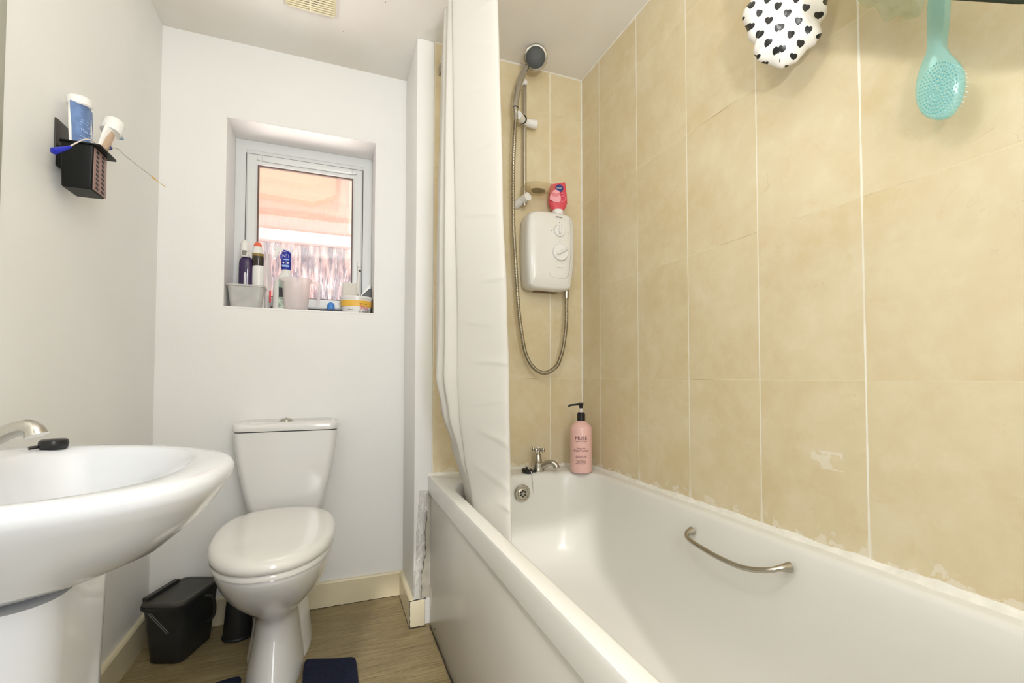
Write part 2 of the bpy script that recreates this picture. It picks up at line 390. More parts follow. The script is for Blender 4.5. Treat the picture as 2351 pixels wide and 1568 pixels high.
def pillow(outline, origin, e1, e2, nn, tf, tb, rings=8, power=.5, wr=0.0, wsc=20, uvs=None, cen=None):
    "closed cushion from a 2-D outline: tf / tb are thickness toward +nn / -nn"
    bm = bmesh.new(); o = Vector(origin); e1 = Vector(e1); e2 = Vector(e2); nn = Vector(nn); n = len(outline)
    cx, cy = cen or (sum(p[0] for p in outline)/n, sum(p[1] for p in outline)/n)
    rows = []
    def ring(s, side):
        L = []
        for (a, b) in outline:
            x = cx+(a-cx)*s; y = cy+(b-cy)*s; th = (1-s*s)**power
            d = th*(tf if side > 0 else -tb)
            p = o+e1*x+e2*y+nn*d
            if wr and s < 1: p += nn*side*noise.noise(p*wsc)*wr*min(1, 3*(1-s))
            L.append(p)
        return L
    ss = [math.sin(PI/2*k/rings) for k in range(1, rings)]
    loops = [ring(s, 1) for s in ss]+[ring(1, 1)]+[ring(s, -1) for s in ss[::-1]]
    R = [[bm.verts.new(p) for p in l] for l in loops]
    for a, b in zip(R, R[1:]):
        for i in range(n): bm.faces.new((a[i], a[(i+1) % n], b[(i+1) % n], b[i]))
    for L, side in ((R[0], 1), (R[-1], -1)):
        c = bm.verts.new(o+e1*cx+e2*cy+nn*(tf if side > 0 else -tb))
        for i in range(n): bm.faces.new((L[i], L[(i+1) % n], c))
    if uvs:
        lay = bm.loops.layers.uv.new('uv')
        for f in bm.faces:
            for l in f.loops:
                d = l.vert.co-o; l[lay].uv = (d.dot(e1)/uvs[0], d.dot(e2)/uvs[1])
    return bm
def plane_poly(pts, th, nn):
    "flat outline with thickness th along nn"
    nn = Vector(nn); a = [Vector(p) for p in pts]; return loft(bmesh.new(), [a, [p+nn*th for p in a]])
def ell(cx, cy, a, b, n=40, p=2.0):
    out = []
    for k in range(n):
        t = 2*PI*k/n; c, s = math.cos(t), math.sin(t)
        out.append((cx+a*math.copysign(abs(c)**(2/p), c), cy+b*math.copysign(abs(s)**(2/p), s)))
    return out
def smooth_outline(pts, n=60):
    P = [Vector((a, b, 0)) for a, b in pts]; m = len(P); out = []
    for k in range(n):
        t = k/n*m; i = int(t); t -= i; a, b, c, d = (P[(i+j-1) % m] for j in range(4))
        q = .5*((2*b)+(c-a)*t+(2*a-5*b+4*c-d)*t*t+(3*b-a-3*c+d)*t**3); out.append((q.x, q.y))
    return out
def text_bm(s, size, origin, e1, e2, extr=.0004, wrap=None, align='CENTER', xs=1.0):
    "lettering as mesh; wrap=(centre, radius, theta0) bends it round an upright cylinder"
    cu = bpy.data.curves.new('t', 'FONT'); cu.body = s; cu.size = size; cu.align_x = align; cu.align_y = 'CENTER'; cu.extrude = extr
    cu.resolution_u = 3
    o = bpy.data.objects.new('t', cu); C.objects.link(o); dg = bpy.context.evaluated_depsgraph_get()
    me = bpy.data.meshes.new_from_object(o.evaluated_get(dg)); bm = bmesh.new(); bm.from_mesh(me)
    bpy.data.objects.remove(o); bpy.data.curves.remove(cu); bpy.data.meshes.remove(me)
    e1 = Vector(e1).normalized(); e2 = Vector(e2).normalized(); n = e1.cross(e2); O = Vector(origin)
    for v in bm.verts:
        x, y, z = v.co; x *= xs
        if wrap:
            c, r, th0 = wrap; th = th0+x/r; v.co = Vector((c[0]+(r+z)*math.cos(th), c[1]+(r+z)*math.sin(th), O.z+y))
        else: v.co = O+e1*x+e2*y+n*z
    return bm
def join(bm, other):
    me = bpy.data.meshes.new('j'); other.to_mesh(me); bm.from_mesh(me); other.free(); bpy.data.meshes.remove(me); return bm

XL, XR, YE, YW, XP = -0.610, 1.0124, 1.7586, 2.0420, 0.289
H = 2.2419
# ------------------------------------------------------------------ room shell
T = .1
struct('floor', box(XL-T, XR+T, -0.9, YW+.3, -.1, 0), m_floor, smooth=False)
struct('ceiling', box(XL-T, XR+T, -0.9, YW+.3, H, H+.12), m_ceil, smooth=False)
struct('wall_left', box(XL-T, XL, -0.9, YW+.3, 0, H), m_wall, smooth=False)
struct('wall_right', box(XR, XR+T, -0.9, YE, 0, H), m_tile_r, smooth=False)
# window wall with its opening
WX0, WX1, WZ0, WZ1 = -0.398, 0.162, 1.199, 1.940
bm = bmesh.new(); WT = .235
add_box(bm, XL, WX0, YW, YW+WT, 0, H); add_box(bm, WX1, XP+.02, YW, YW+WT, 0, H)
add_box(bm, WX0, WX1, YW, YW+WT, 0, WZ0); add_box(bm, WX0, WX1, YW, YW+WT, WZ1, H)
struct('wall_back', bm, m_wall, smooth=False)
# boxed-in pier beside the bath: painted strip, then the tiled end wall
struct('wall_pier', box(XP, 0.3565, YE, YW+WT, 0, H, bev=.004), m_wall)
struct('wall_end', box(0.3565, XR+T, YE+.0005, YW+WT, 0, H), m_tile_e, smooth=False)
# front wall with a doorway to the hall
bm = bmesh.new()
add_box(bm, XL, -.47, -.6, -.5, 0, H); add_box(bm, .42, XR, -.6, -.5, 0, H); add_box(bm, -.47, .42, -.6, -.5, 2.05, H)
struct('wall_front', bm, m_wall, smooth=False)
# skirting
def skirt(name, pts, h=.10, th=.015, m=m_skirt, prof=.006):
    bm = bmesh.new(); (ax, ay), (bx, by) = pts[:2]; d = Vector((bx-ax, by-ay, 0)); nrm = Vector((pts[2][0], pts[2][1], 0))
    sec = [(0, 0), (th, 0), (th, h-prof), (th-prof*.7, h), (0, h)]
    loops = [[Vector((x, y, z))+nrm*o for o, z in sec] for x, y in ((ax, ay), (bx, by))]
    loft(bm, loops); return struct(name, bm, m, smooth=False)
skirt('baseboard_left', [(XL, -.5), (XL, YW), (1, 0)])
skirt('baseboard_back', [(XL+.015, YW), (XP, YW), (0, -1)])
skirt('baseboard_pier', [(XP, YW-.015), (XP, YE-.001), (-1, 0)])
struct('baseboard_pier_end', box(XP-.015, 0.330, YE-.014, YE-.0005, 0.004, .098, bev=.002), m_skirt_end)
# dark joint lines where the paint has come away
bm = bmesh.new()
def crack(p, q, r, n=26):
    p, q = Vector(p), Vector(q)
    tube(bm, [p.lerp(q, k/n)+Vector((noise.noise(p.lerp(q, k/n)*90), 0, noise.noise(p.lerp(q, k/n)*80+Vector((9, 0, 0)))))*.0016 for k in range(n+1)], lambda t: r*(.65+.7*abs(noise.noise(Vector((t*9, p.z*7, p.x*5))))), 6)
crack((XP-.0152, YE-.0140, .001), (XP-.0152, YE-.0140, .098), .0016)
crack((XP-.0150, YE-.0120, .0990), (XP+.048, YE-.004, .0990), .0018)
crack((XP-.0150, YE-.0145, .001), (XP+.050, YE-.0145, .001), .0014)
struct('trim_1', bm, m_dark, smooth=False)
# crumbling filler down the pier edge beside the bath panel
def filler():
    bm = bmesh.new(); loops = []
    for k in range(60):
        z = .101+(.500-.101)*k/59; w = .012*noise.noise(Vector((0, 3, z*9)))+.006*noise.noise(Vector((0, 1, z*40)))
        t = (z-.1)/.4; x0 = .291+.019*t**2+w*.6; x1 = .3165+.022*t+w+ (.01 if t > .8 else 0)
        x1 = min(x1, .3435); d = .006+.0035*noise.noise(Vector((5, 3, z*30)))
        loops.append([Vector((x0, YE+.001, z)), Vector((x0+.003, YE-d, z)), Vector(((x0+x1)/2, YE-d-.002-.003*noise.noise(Vector((9, 9, z*45))), z)), Vector((x1-.002, YE-d*.8, z)), Vector((x1, YE+.001, z))])
    return loft(bm, loops)
struct('trim_2', filler(), m_plaster, angle=60)
bm = bmesh.new()
tube(bm, [(min(.3435, .3185+.022*((z-.1)/.4)+.012*noise.noise(Vector((0, 3, z*9)))+.006*noise.noise(Vector((0, 1, z*40)))), YE-.0035, z) for z in [.102+.390*k/70 for k in range(71)]], lambda t: .0005+.0019*abs(noise.noise(Vector((t*14, 2, 2)))), 6)
struct('trim_9', bm, m_dark)
struct('trim_11', box(.316, .3492, YE-.0022, YE-.0002, .10, .490), mat('grey_beige_strip', (.50, .465, .39), .5, noise_amt=.15, noise_scale=40), smooth=False)  # grey-beige strip filling the recess between filler and bath panel
bm = bmesh.new(); crack((-.105, YW-.0155, .0005), (XP-.016, YW-.0155, .0005), .0016, 60); crack((XP-.0155, YW-.016, .0005), (XP-.0155, YE-.014, .0005), .0015, 40)
crack((.3475, YE-.02, .004), (.3475, .5, .004), .0030, 60)
struct('trim_10', bm, m_dark)
# white corner bead between the two tiled walls, ceiling beads, sealant round the bath
def bead(name, a, b, off, r=.005, wob=.0012, n=120):
    a = Vector(a); b = Vector(b); pts = []
    for k in range(n+1):
        p = a.lerp(b, k/n); pts.append(p)
    bm = bmesh.new(); loops = []; d = (b-a).normalized(); o1, o2 = Vector(off[0]), Vector(off[1])
    for i, p in enumerate(pts):
        q = r+wob*noise.noise(p*40)+wob*noise.noise(p*11)
        loops.append([p-o1*.001-o2*.001, p+o1*q-o2*.001, p+(o1+o2)*q*.45, p+o2*q-o1*.001])
    loft(bm, loops); return struct(name, bm, m_seal, angle=80)
bead('trim_3', (XR, YE, .56), (XR, YE, H), ((-1, 0, 0), (0, -1, 0)), .0045)
bead('trim_4', (XR, -.5, H), (XR, YE, H), ((-1, 0, 0), (0, 0, -1)), .004)
bead('trim_5', (.3565, YE, H), (XR, YE, H), ((0, -1, 0), (0, 0, -1)), .004)
bead('trim_6', (XR, .06, .5545), (XR, YE, .5545), ((-1, 0, 0), (0, 0, 1)), .011, .004, 300)
bead('trim_7', (.340, YE, .5535), (XR, YE, .5535), ((0, -1, 0), (0, 0, 1)), .010, .004, 200)
# panel edge at the far left of the left wall
struct('trim_8', box(XL, XL+.004, .95, 1.182, 1.2, 2.2, bev=.001), mat('grey_beige_panel', (0.42, 0.42, 0.34), .4))

bm = bmesh.new()
for x, y, r in ((.08, 1.55, .0022), (.155, 1.63, .0022), (-.20, 1.69, .0020), (-.36, 1.72, .0016), (.02, 1.83, .0016)): lathe(bm, [(0, 0), (r, 0), (r*.6, -.0008), (0, -.001)], (x, y, H), (0, 0, 1), 8)
struct('trim_12', bm, mat('brown_specks', (.20, .15, .10), .7))
# ------------------------------------------------------------------ window
win = bpy.data.objects.new('window_1', None); C.objects.link(win); win.location = (-.118, YW+.15, WZ0); win['kind'] = 'structure'
FY = YW+.165      # room face of the fixed frame
def ring_frame(x0, x1, z0, z1, w, y0, y1, wb=None, bev=.003):
    wb = wb or w; bm = bmesh.new()
    def L(a, b, c, d, y): return [Vector((a, y, c)), Vector((b, y, c)), Vector((b, y, d)), Vector((a, y, d))]
    o = [(x0, x1, z0, z1), (x0+w, x1-w, z0+wb, z1-w)]
    lo = [L(*o[0], y1), L(*o[0], y0+bev), L(o[0][0]+bev, o[0][1]-bev, o[0][2]+bev, o[0][3]-bev, y0),
          L(o[1][0]-bev, o[1][1]+bev, o[1][2]-bev, o[1][3]+bev, y0), L(*o[1], y0+bev), L(*o[1], y1), L(*o[0], y1)]
    loft(bm, lo, False, False); bmesh.ops.remove_doubles(bm, verts=bm.verts[:], dist=1e-6); return bm
obj('reveal', (lambda bm: (add_box(bm, WX0, WX0+.002, YW+.001, FY+.06, WZ0+.002, WZ1), add_box(bm, WX1-.002, WX1, YW+.001, FY+.06, WZ0+.002, WZ1), add_box(bm, WX0, WX1, YW+.001, FY+.06, WZ1-.002, WZ1), bm)[-1])(bmesh.new()), m_reveal, win, smooth=False)
sill = obj('window_sill', box(WX0, WX1, YW-.001, FY+.06, WZ0-.006, WZ0+.002, bev=.001), m_reveal, win)
fr = obj('window_frame', ring_frame(WX0+.002, WX1-.002, WZ0+.002, WZ1-.002, .044, FY, FY+.06), m_upvc, win, smooth=True, angle=30)
sx0, sx1, sz0, sz1 = -.352, .1165, WZ0+.030, 1.877
obj('frame_groove', ring_frame(sx0-.0035, sx1+.0035, sz0-.0035, sz1+.004, .006, FY-.0003, FY+.002, bev=.0002), m_dark, win, smooth=False)
obj('frame_head', box(WX0+.04, WX1-.04, FY+.003, FY+.05, sz1-.006, WZ1-.04), m_upvc, win, smooth=False)
sash = obj('sash', ring_frame(sx0, sx1, sz0, sz1, .041, FY-.012, FY+.018, bev=.006), m_upvc, win, angle=30)
obj('glazing_bead', ring_frame(sx0+.040, sx1-.040, sz0+.040, sz1-.040, .006, FY+.004, FY+.016, bev=.001), mat('brown_gasket', (.16, .10, .08), .5), sash, smooth=False)
obj('glass_pane', box(sx0+.042, sx1-.042, FY+.016, FY+.0162, sz0+.042, sz1-.042), m_glass, win, smooth=False)
bm = bmesh.new(); L0 = [Vector((-.314+.405/2+dx, 0, dz)) for dx, dz in [(a, b) for a, b in ell(0, 0, .2025, .0125, 40, 6)]]
loft(bm, [[Vector((p.x, FY-.0125, 1.8595+p.z)) for p in L0], [Vector((p.x, FY-.0175, 1.8595+p.z)) for p in L0], [Vector((-.1115+(p.x+.1115)*.97, FY-.020, 1.8595+p.z*.6)) for p in L0]])
tv = obj('trickle_vent', bm, m_upvc, win)
obj('vent_outline', tube(bmesh.new(), [Vector((p.x, FY-.0128, 1.8595+p.z*1.03)) for p in L0+[L0[0]]], .0007, 6, cap=False), m_grey, tv)
bm = bmesh.new(); add_box(bm, -.293, -.2922, FY-.0205, FY-.019, 1.849, 1.870); add_box(bm, .0692, .070, FY-.0205, FY-.019, 1.849, 1.870)
obj('vent_end_line', bm, m_grey, tv, smooth=False)
bm = bmesh.new(); add_box(bm, .0965, .1125, FY-.024, FY-.012, 1.385, 1.452, bev=.004)
tube(bm, bezier([(.1045, FY-.028, 1.425), (.1045, FY-.040, 1.41), (.103, FY-.042, 1.37), (.100, FY-.040, 1.325), (.098, FY-.038, 1.30)], 16), lambda t: .0075-.0015*t, 10)
hd = obj('window_handle', bm, m_white, win)
obj('handle_button', lathe(bmesh.new(), [(.0, 0), (.0055, 0), (.0055, .004), (0, .005)], (.1065, FY-.044, 1.403), (0, -1, 0), 16), m_black, hd)

# ---- outside the window: neighbouring passage
nb = thing('neighbour_wall', 'pink and white boarded wall seen through the rain-patterned window glass', 'wall', (0, 4.0, 0))
obj('boards', box(-2.2, 1.6, 4.0, 4.1, 0, 1.98), m_fence, nb, smooth=False)
obj('white_ledge', box(-2.2, 1.6, 3.94, 4.06, 1.98, 2.07, bev=.01), m_whiteout, nb)
obj('brick_band', box(-2.2, 1.6, 4.0, 4.1, 2.07, 2.23), m_pinkwall, nb, smooth=False)
bm = bmesh.new(); add_box(bm, -2.2, 1.6, 4.02, 4.12, 2.23, 2.75)
obj('upper_wall', bm, mat('pale_peach_render', (.92, 0.70, 0.61), .8), nb, smooth=False)
obj('eaves_panel', loft(bmesh.new(), [[Vector(p) for p in ((-1.4, y, 2.36), (-.16, y, 2.30), (.0, y, 2.38), (.035, y, 3.3), (-1.4, y, 3.3))] for y in (3.90, 4.00)]), m_peach, nb, smooth=False)
obj('side_panel', box(.105, .5, 3.9, 4.0, 2.1, 3.3), mat('pink_side_render', (1.0, .74, .62), .8), nb, smooth=False)
obj('ground_outside', box(-6, 6, YW+.5, 9, -.1, -.05), mat('concrete_yard', (.5, .48, .45), .9), nb, smooth=False)

# ------------------------------------------------------------------ ceiling extractor vent
vt = thing('extractor_vent', 'yellowed square ceiling vent with round slatted grille above the toilet', 'vent', (-.093, 1.66, H))
obj('vent_frame', box(-.171, -.006, 1.585, 1.752, H-.010, H, bev=.003), m_cream, vt)
obj('ceiling_collar', box(-.178, .004, 1.578, 1.765, H-.003, H, bev=.001), mat('off_white_collar', (.74, .69, .64), .6), vt)
obj('fan_opening', lathe(bmesh.new(), [(0, 0), (.052, 0), (.052, -.004), (0, -.004)], (-.089, 1.667, H-.0103), (0, 0, 1), 40), m_dark, vt, smooth=False)
bm = bmesh.new()
for k in range(15):
    y = 1.592+.0107*k; add_box(bm, -.165, -.012, y, y+.0060, H-.0165, H-.0125)
add_box(bm, -.092, -.087, 1.592, 1.745, H-.0168, H-.0125)
obj('grille_slats', bm, m_cream, vt, smooth=False)

# pendant fixture added round the room's point light, unseen above the view
cl = thing('added_pendant', 'added white pendant lamp holder on a cord, unseen above the view', 'pendant lamp', (.10, .32, H))
obj('ceiling_rose', lathe(bmesh.new(), [(0, 0), (.04, 0), (.036, -.02), (0, -.024)], (.10, .32, H), (0, 0, 1), 32), m_white, cl)
obj('cord', tube(bmesh.new(), [(.10, .32, H-.02), (.10, .32, 1.86)], .003, 8), m_white, cl)
obj('bulb_holder', lathe(bmesh.new(), [(0, 0), (.012, 0), (.02, -.02), (.02, -.05), (0, -.05)], (.10, .32, 1.87), (0, 0, 1), 24), m_white, cl)
bl = lamp('room_point_light', 'POINT', (.10, .32, 1.70), 5.2, (1.0, 0.985, 0.955)); bl.data.shadow_soft_size = .07  # point light lowered into the room to even out the walls

# ------------------------------------------------------------------ bath
bt = thing('bathtub', 'white built-in bathtub along the beige tiled wall', 'bathtub', (.68, .9, 0))
BX0, BX1, BY0, BY1 = .343, XR-.0005, .06, YE-.0005; ZR = .5535
ix0, ix1, iy0, iy1 = .389, .963, .20, 1.648
def bath():
    bm = bmesh.new(); L = []
    L.append(rrect(BX0+.012, BX1, BY0, BY1, .003, .491)); L.append(rrect(BX0, BX1, BY0, BY1, .006, .491))
    L.append(rrect(BX0, BX1, BY0, BY1, .006, ZR-.010)); L.append(rrect(BX0+.003, BX1, BY0+.003, BY1, .007, ZR-.002)); L.append(rrect(BX0+.009, BX1, BY0+.009, BY1, .008, ZR))
    rr = .155
    L.append(rrect(ix0-.012, ix1+.014, iy0-.012, iy1+.012, rr+.01, ZR+.0005)); L.append(rrect(ix0-.004, ix1+.005, iy0-.004, iy1+.004, rr, ZR-.003))
    L.append(rrect(ix0+.001, ix1, iy0, iy1-.001, rr, ZR-.012))
    for dz, s in ((.05, .006), (.12, .013), (.20, .022), (.26, .033), (.30, .050), (.325, .075), (.34, .105), (.347, .15)):
        L.append(rrect(ix0+s, ix1-s, iy0+s*1.6+dz*.28, iy1-s*1.15, rr, ZR-dz))
    L.append(rrect(ix0+.24, ix1-.24, iy0+.5, iy1-.45, .04, ZR-.351))
    return loft(bm, L, False, True)
o = obj('tub', bath(), m_bath, bt, angle=40); 
sd = o.modifiers.new('solid', 'SOLIDIFY'); sd.thickness = .003; sd.offset = -1
# front panel
bm = bmesh.new(); add_box(bm, BX0+.0075, BX0+.0145, BY0, YE-.0008, .008, .4905, bev=.001)
pn = obj('bath_panel', bm, m_panel, bt)
bm = bmesh.new(); lathe(bm, [(0, 0), (.0035, 0), (.0035, .001), (0, .001)], (BX0+.0077, 1.66, .028), (-1, 0, 0), 12)
obj('screw_hole', bm, m_dark, pn)
bm = bmesh.new()
plane = [(1.7575, .145), (1.727, .143), (1.7255, .115), (1.7262, .08), (1.733, .066), (1.7575, .098)]
loft(bm, [[Vector((BX0+.0074, y, z)) for y, z in plane], [Vector((BX0+.0066, y, z)) for y, z in plane]])
obj('tape_patch', bm, mat('cloudy_tape', (.66, .62, .54), .25), pn, smooth=False)
bm = bmesh.new()
for y, w in ((1.13, .016), (1.05, .012), (.955, .014), (.91, .010), (.865, .012)):
    bm2 = [Vector((BX0+.0073, y+a, .4905-b)) for a, b in ((-w, -.001), (w, -.001), (w*.2, .006), (-w*.1, .009))]
    obj('edge_chip', loft(bmesh.new(), [bm2, [p+Vector((-.0006, 0, 0)) for p in bm2]]), m_grey, pn, smooth=False)
# overflow, on the tap end
ov = (.677, 1.6335, .487)
def ring_disc(c, ax, prof, n=40): return lathe(bmesh.new(), prof, c, ax, n)
bo = obj('overflow', ring_disc(ov, (0, -1, .06), [(0, -.004), (.0315, -.004), (.0320, .003), (.0285, .006), (.0235, .006), (.0225, .0035), (.019, .0035), (.0185, .0065), (.0165, .0075), (0, .0075)]), m_steel, bt)
bm = bmesh.new()
for k in range(6):
    a = PI/6+PI/3*k; lathe(bm, [(0, 0), (.0040, 0), (.0040, .0008), (0, .0008)], Vector(ov)+Vector((.0105*math.cos(a), -.0075, .0105*math.sin(a)+.0004)), (0, -1, .06), 14)
obj('overflow_holes', bm, m_dark, bo, smooth=False)
obj('overflow_screw', lathe(bmesh.new(), [(0, 0), (.0042, 0), (.003, .002), (0, .0025)], Vector(ov)+Vector((0, -.0075, .0004)), (0, -1, .06), 14), m_chrome, bo)
# grab rail
gp = bezier([(.9475, 1.040, .497), (.925, 1.034, .493), (.910, 1.010, .488), (.902, .95, .484), (.898, .885, .482), (.899, .82, .485), (.905, .765, .500), (.925, .748, .508), (.9485, .742, .509)], 60)
obj('grab_rail', tube(bmesh.new(), gp, lambda t: .0062+.0058*max(0, 1-min(t, 1-t)*7), 16), mat('grab_rail_steel', (.46, .43, .37), .25, 1.0), bt)
# bath tap
tp = obj('bath_tap', lathe(bmesh.new(), [(0, 0), (.0245, 0), (.0250, .003), (.0235, .010), (.0225, .020), (.0215, .034), (.0150, .0365), (.0152, .040), (.0140, .050), (.0115, .062), (.0100, .066), (.0078, .068), (.0075, .078), (0, .078)], (.770, 1.692, ZR), (0, 0, 1), 28), m_steel, bt)
tube_bm = tube(bmesh.new(), bezier([(.772, 1.688, ZR+.014), (.787, 1.672, ZR+.026), (.800, 1.657, ZR+.036), (.812, 1.645, ZR+.037), (.821, 1.637, ZR+.029), (.823, 1.635, ZR+.019)], 24), lambda t: .0135-.003*t+(.0012 if t > .85 else 0), 16)
obj('tap_spout', tube_bm, m_steel, tp)
bm = bmesh.new(); tz = ZR+.0845
lathe(bm, [(0, -.008), (.0085, -.008), (.0105, -.002), (.0100, .006), (.007, .0095), (0, .010)], (.770, 1.692, tz), (0, 0, 1), 20)
for k in range(4):
    a = PI/4*1.0+PI/2*k; d = Vector((math.cos(a), math.sin(a), 0)); p = Vector((.770, 1.692, tz))
    tube(bm, [p+d*.004, p+d*.012, p+d*.019], lambda t: .0042, 10)
    tube(bm, [p+d*.021+Vector((0, 0, s)) for s in (-.0085, -.008, -.004, 0, .004, .008, .0085)], lambda t: .0012+.0056*math.sin(PI*max(.02, min(.98, t)))**.5, 12)
obj('cross_handle', bm, m_chrome, tp)
obj('handle_cap', lathe(bmesh.new(), [(0, 0), (.0075, 0), (.006, .003), (0, .0042)], (.770, 1.692, tz+.0095), (0, 0, 1), 18), m_white, tp)

# black plug lying on the rim with its chain
pg = thing('bath_plug', 'black rubber bath plug with thin chain lying beside the bath tap', 'plug', (.718, 1.675, ZR))
bm = lathe(bmesh.new(), [(0, .0005), (.019, .0005), (.0225, .005), (.023, .013), (.018, .0165), (.007, .018), (.006, .023), (0, .0235)], (.713, 1.672, ZR+.0005), (.12, -.05, 1), 28)
tube(bm, bezier([(.722, 1.672, ZR+.010), (.737, 1.670, ZR+.006), (.748, 1.664, ZR+.006)], 8), .0048, 10)
obj('plug_body', bm, m_black, pg)
bm = bmesh.new(); tube(bm, bezier([(.707, 1.668, ZR+.022), (.705, 1.666, ZR+.028), (.710, 1.662, ZR+.031), (.715, 1.662, ZR+.025), (.716, 1.660, ZR+.020)], 14), .0009, 6)
tube(bm, bezier([(.711, 1.662, ZR+.024), (.718, 1.652, ZR+.012), (.722, 1.645, ZR-.002), (.724, 1.641, ZR-.05), (.7265, 1.638, ZR-.098)], 40), .0013, 6)
obj('chain', bm, m_steel, pg)

# ------------------------------------------------------------------ shower curtain and rail
rows = [(2.14, [.378,.387,.346,.362,.329,.342,.329,.341,.345,.435,.455,.458]),
 (1.9, [.373,.385,.341,.363,.325,.347,.327,.345,.349,.441,.46,.466]),
 (1.43, [.362,.382,.331,.359,.316,.346,.322,.353,.359,.456,.472,.482]),
 (1.13, [.361,.384,.33,.361,.315,.348,.326,.357,.369,.467,.487,.498]),
 (.93, [.365,.388,.331,.359,.31,.343,.324,.356,.373,.476,.495,.507]),
 (.81, [.376,.399,.356,.375,.334,.358,.342,.365,.379,.476,.497,.51]),
 (.68, [.416,.422,.393,.397,.378,.384,.376,.386,.392,.479,.499,.513]),
 (.56, [.45,.448,.428,.427,.412,.413,.410,.412,.412,.482,.5,.514]),
 (.43, [.475,.472,.450,.447,.432,.432,.428,.431,.431,.485,.502,.514]),
 (.33, [.477,.474,.455,.452,.440,.440,.436,.438,.438,.487,.503,.514])]
CY = [1.70, 1.63, 1.57, 1.52, 1.47, 1.44, 1.42, 1.40, 1.38, 1.28, 1.31, 1.38]
def curtain():
    bm = bmesh.new(); zs = [rows[0][0]-(rows[0][0]-rows[-1][0])*k/330 for k in range(331)]; loops = []
    P3 = [[Vector((x, y, z)) for x, y in zip(xs, CY)] for z, xs in rows]
    cols = []
    for c in range(12):
        cols.append([(r[0], r[1][c]) for r in rows][::-1])
    def interp(c, z):
        L = cols[c]
        for (za, xa), (zb, xb) in zip(L, L[1:]):
            if za <= z <= zb:
                t = (z-za)/(zb-za); t = t*t*(3-2*t)*.5+t*.5; return xa+(xb-xa)*t
        return L[-1][1] if z > L[-1][0] else L[0][1]
    for z in zs:
        pts = bezier([(interp(c, z), CY[c], z) for c in range(12)], 110)
        out = []
        for i, p in enumerate(pts):
            q = Vector(p); s = 8 if i < 80 else 3
            q.x += .0022*noise.noise(Vector((i*.05, z*3.0, 1))); q.y += .004*noise.noise(Vector((i*.035, z*4.5, 5)))
            out.append(q)
        loops.append(out)
    # packing creases across the flat face: each one short, at its own slope, with a sharp lower side
    for zc, cen, half, sl, am in ((2.05, 88, 4, .0040, .0045), (1.93, 86, 5, -.0025, .0030), (1.80, 87, 7, .0012, .0036), (1.63, 88, 5, .0040, .0048), (1.42, 85, 6, -.0015, .0028),
                                  (1.22, 88, 4, .0015, .0036), (1.09, 84, 4, -.0030, .0026), (.97, 88, 6, -.0010, .0034), (.85, 86, 4, .0030, .0026), (.74, 88, 5, -.0060, .0048), (.62, 87, 6, -.0075, .0044), (.54, 90, 4, -.004, .004)):
        for l in loops:
            for i in range(76, 98):
                q = l[i]; w = max(0, 1-((i-cen)/half)**2)
                if w <= 0: continue
                d = q.z-zc-(i-cen)*sl
                if -.03 < d < .05: q.y -= am*w*(math.exp(-(d/.016)**2) if d > 0 else math.exp(-(d/.004)**2))
    return loft(bm, loops, closed=False)
cu = obj('shower_curtain', curtain(), m_curtain, angle=70)
tag(cu, 'white fabric shower curtain gathered in folds at the tap end of the bath', 'shower curtain')
md = cu.modifiers.new('solid', 'SOLIDIFY'); md.thickness = .0008
cr = thing('curtain_rail', 'grey curtain rail bracket on tiles behind the gathered white curtain', 'curtain rail', (.385, YE, 2.155))
bm = bmesh.new(); add_box(bm, .374, .384, .0, YE-.02, 2.147, 2.163, bev=.003); obj('rail', bm, m_white, cr)
bm = bmesh.new()
L = [[Vector((.390+a*s, y, 2.133+b*s)) for a, b in ((-.017, -.022), (.020, -.022), (.020, .020), (.008, .027), (-.010, .025), (-.017, .012))] for y, s in ((YE, 1), (YE-.012, .97), (YE-.026, .72))]
loft(bm, L); obj('wall_bracket', bm, mat('dull_grey_metal', (.40, .38, .31), .4, .7), cr, angle=25)

# ------------------------------------------------------------------ electric shower unit
us = thing('electric_shower_unit', 'white electric shower box with two round dials on tiled wall', 'shower unit', (.82, YE, 1.28))
UO = [(.720, 1.305), (.713, 1.40), (.7125, 1.50), (.716, 1.560), (.728, 1.588), (.760, 1.599), (.82, 1.602), (.885, 1.599), (.912, 1.588), (.921, 1.56), (.9255, 1.48), (.922, 1.39), (.910, 1.305), (.900, 1.288), (.86, 1.281), (.80, 1.281), (.745, 1.284), (.727, 1.292)]
uo = smooth_outline(UO, 90); ucx, ucz = .819, 1.445
def uring(s, y, o=(0, 0)): return [Vector((ucx+(x-ucx)*s+o[0], y, ucz+(z-ucz)*s+o[1])) for x, z in uo]
bm = loft(bmesh.new(), [uring(.955, YE-.001), uring(.97, YE-.012), uring(1.0, YE-.016), uring(1.005, YE-.05), uring(1.0, YE-.075), uring(.975, YE-.088), uring(.93, YE-.0945), uring(.6, YE-.100), uring(.2, YE-.102)])
ub = obj('unit_body', bm, m_unit, us, angle=60)
# bottom slot with rust stains
bm = bmesh.new(); add_box(bm, .765, .865, YE-.055, YE-.022, 1.2795, 1.2855); obj('underside_slot', bm, mat('rusty_slot', (.20, .10, .05), .6, noise_amt=.6, noise_scale=60), ub, smooth=False)
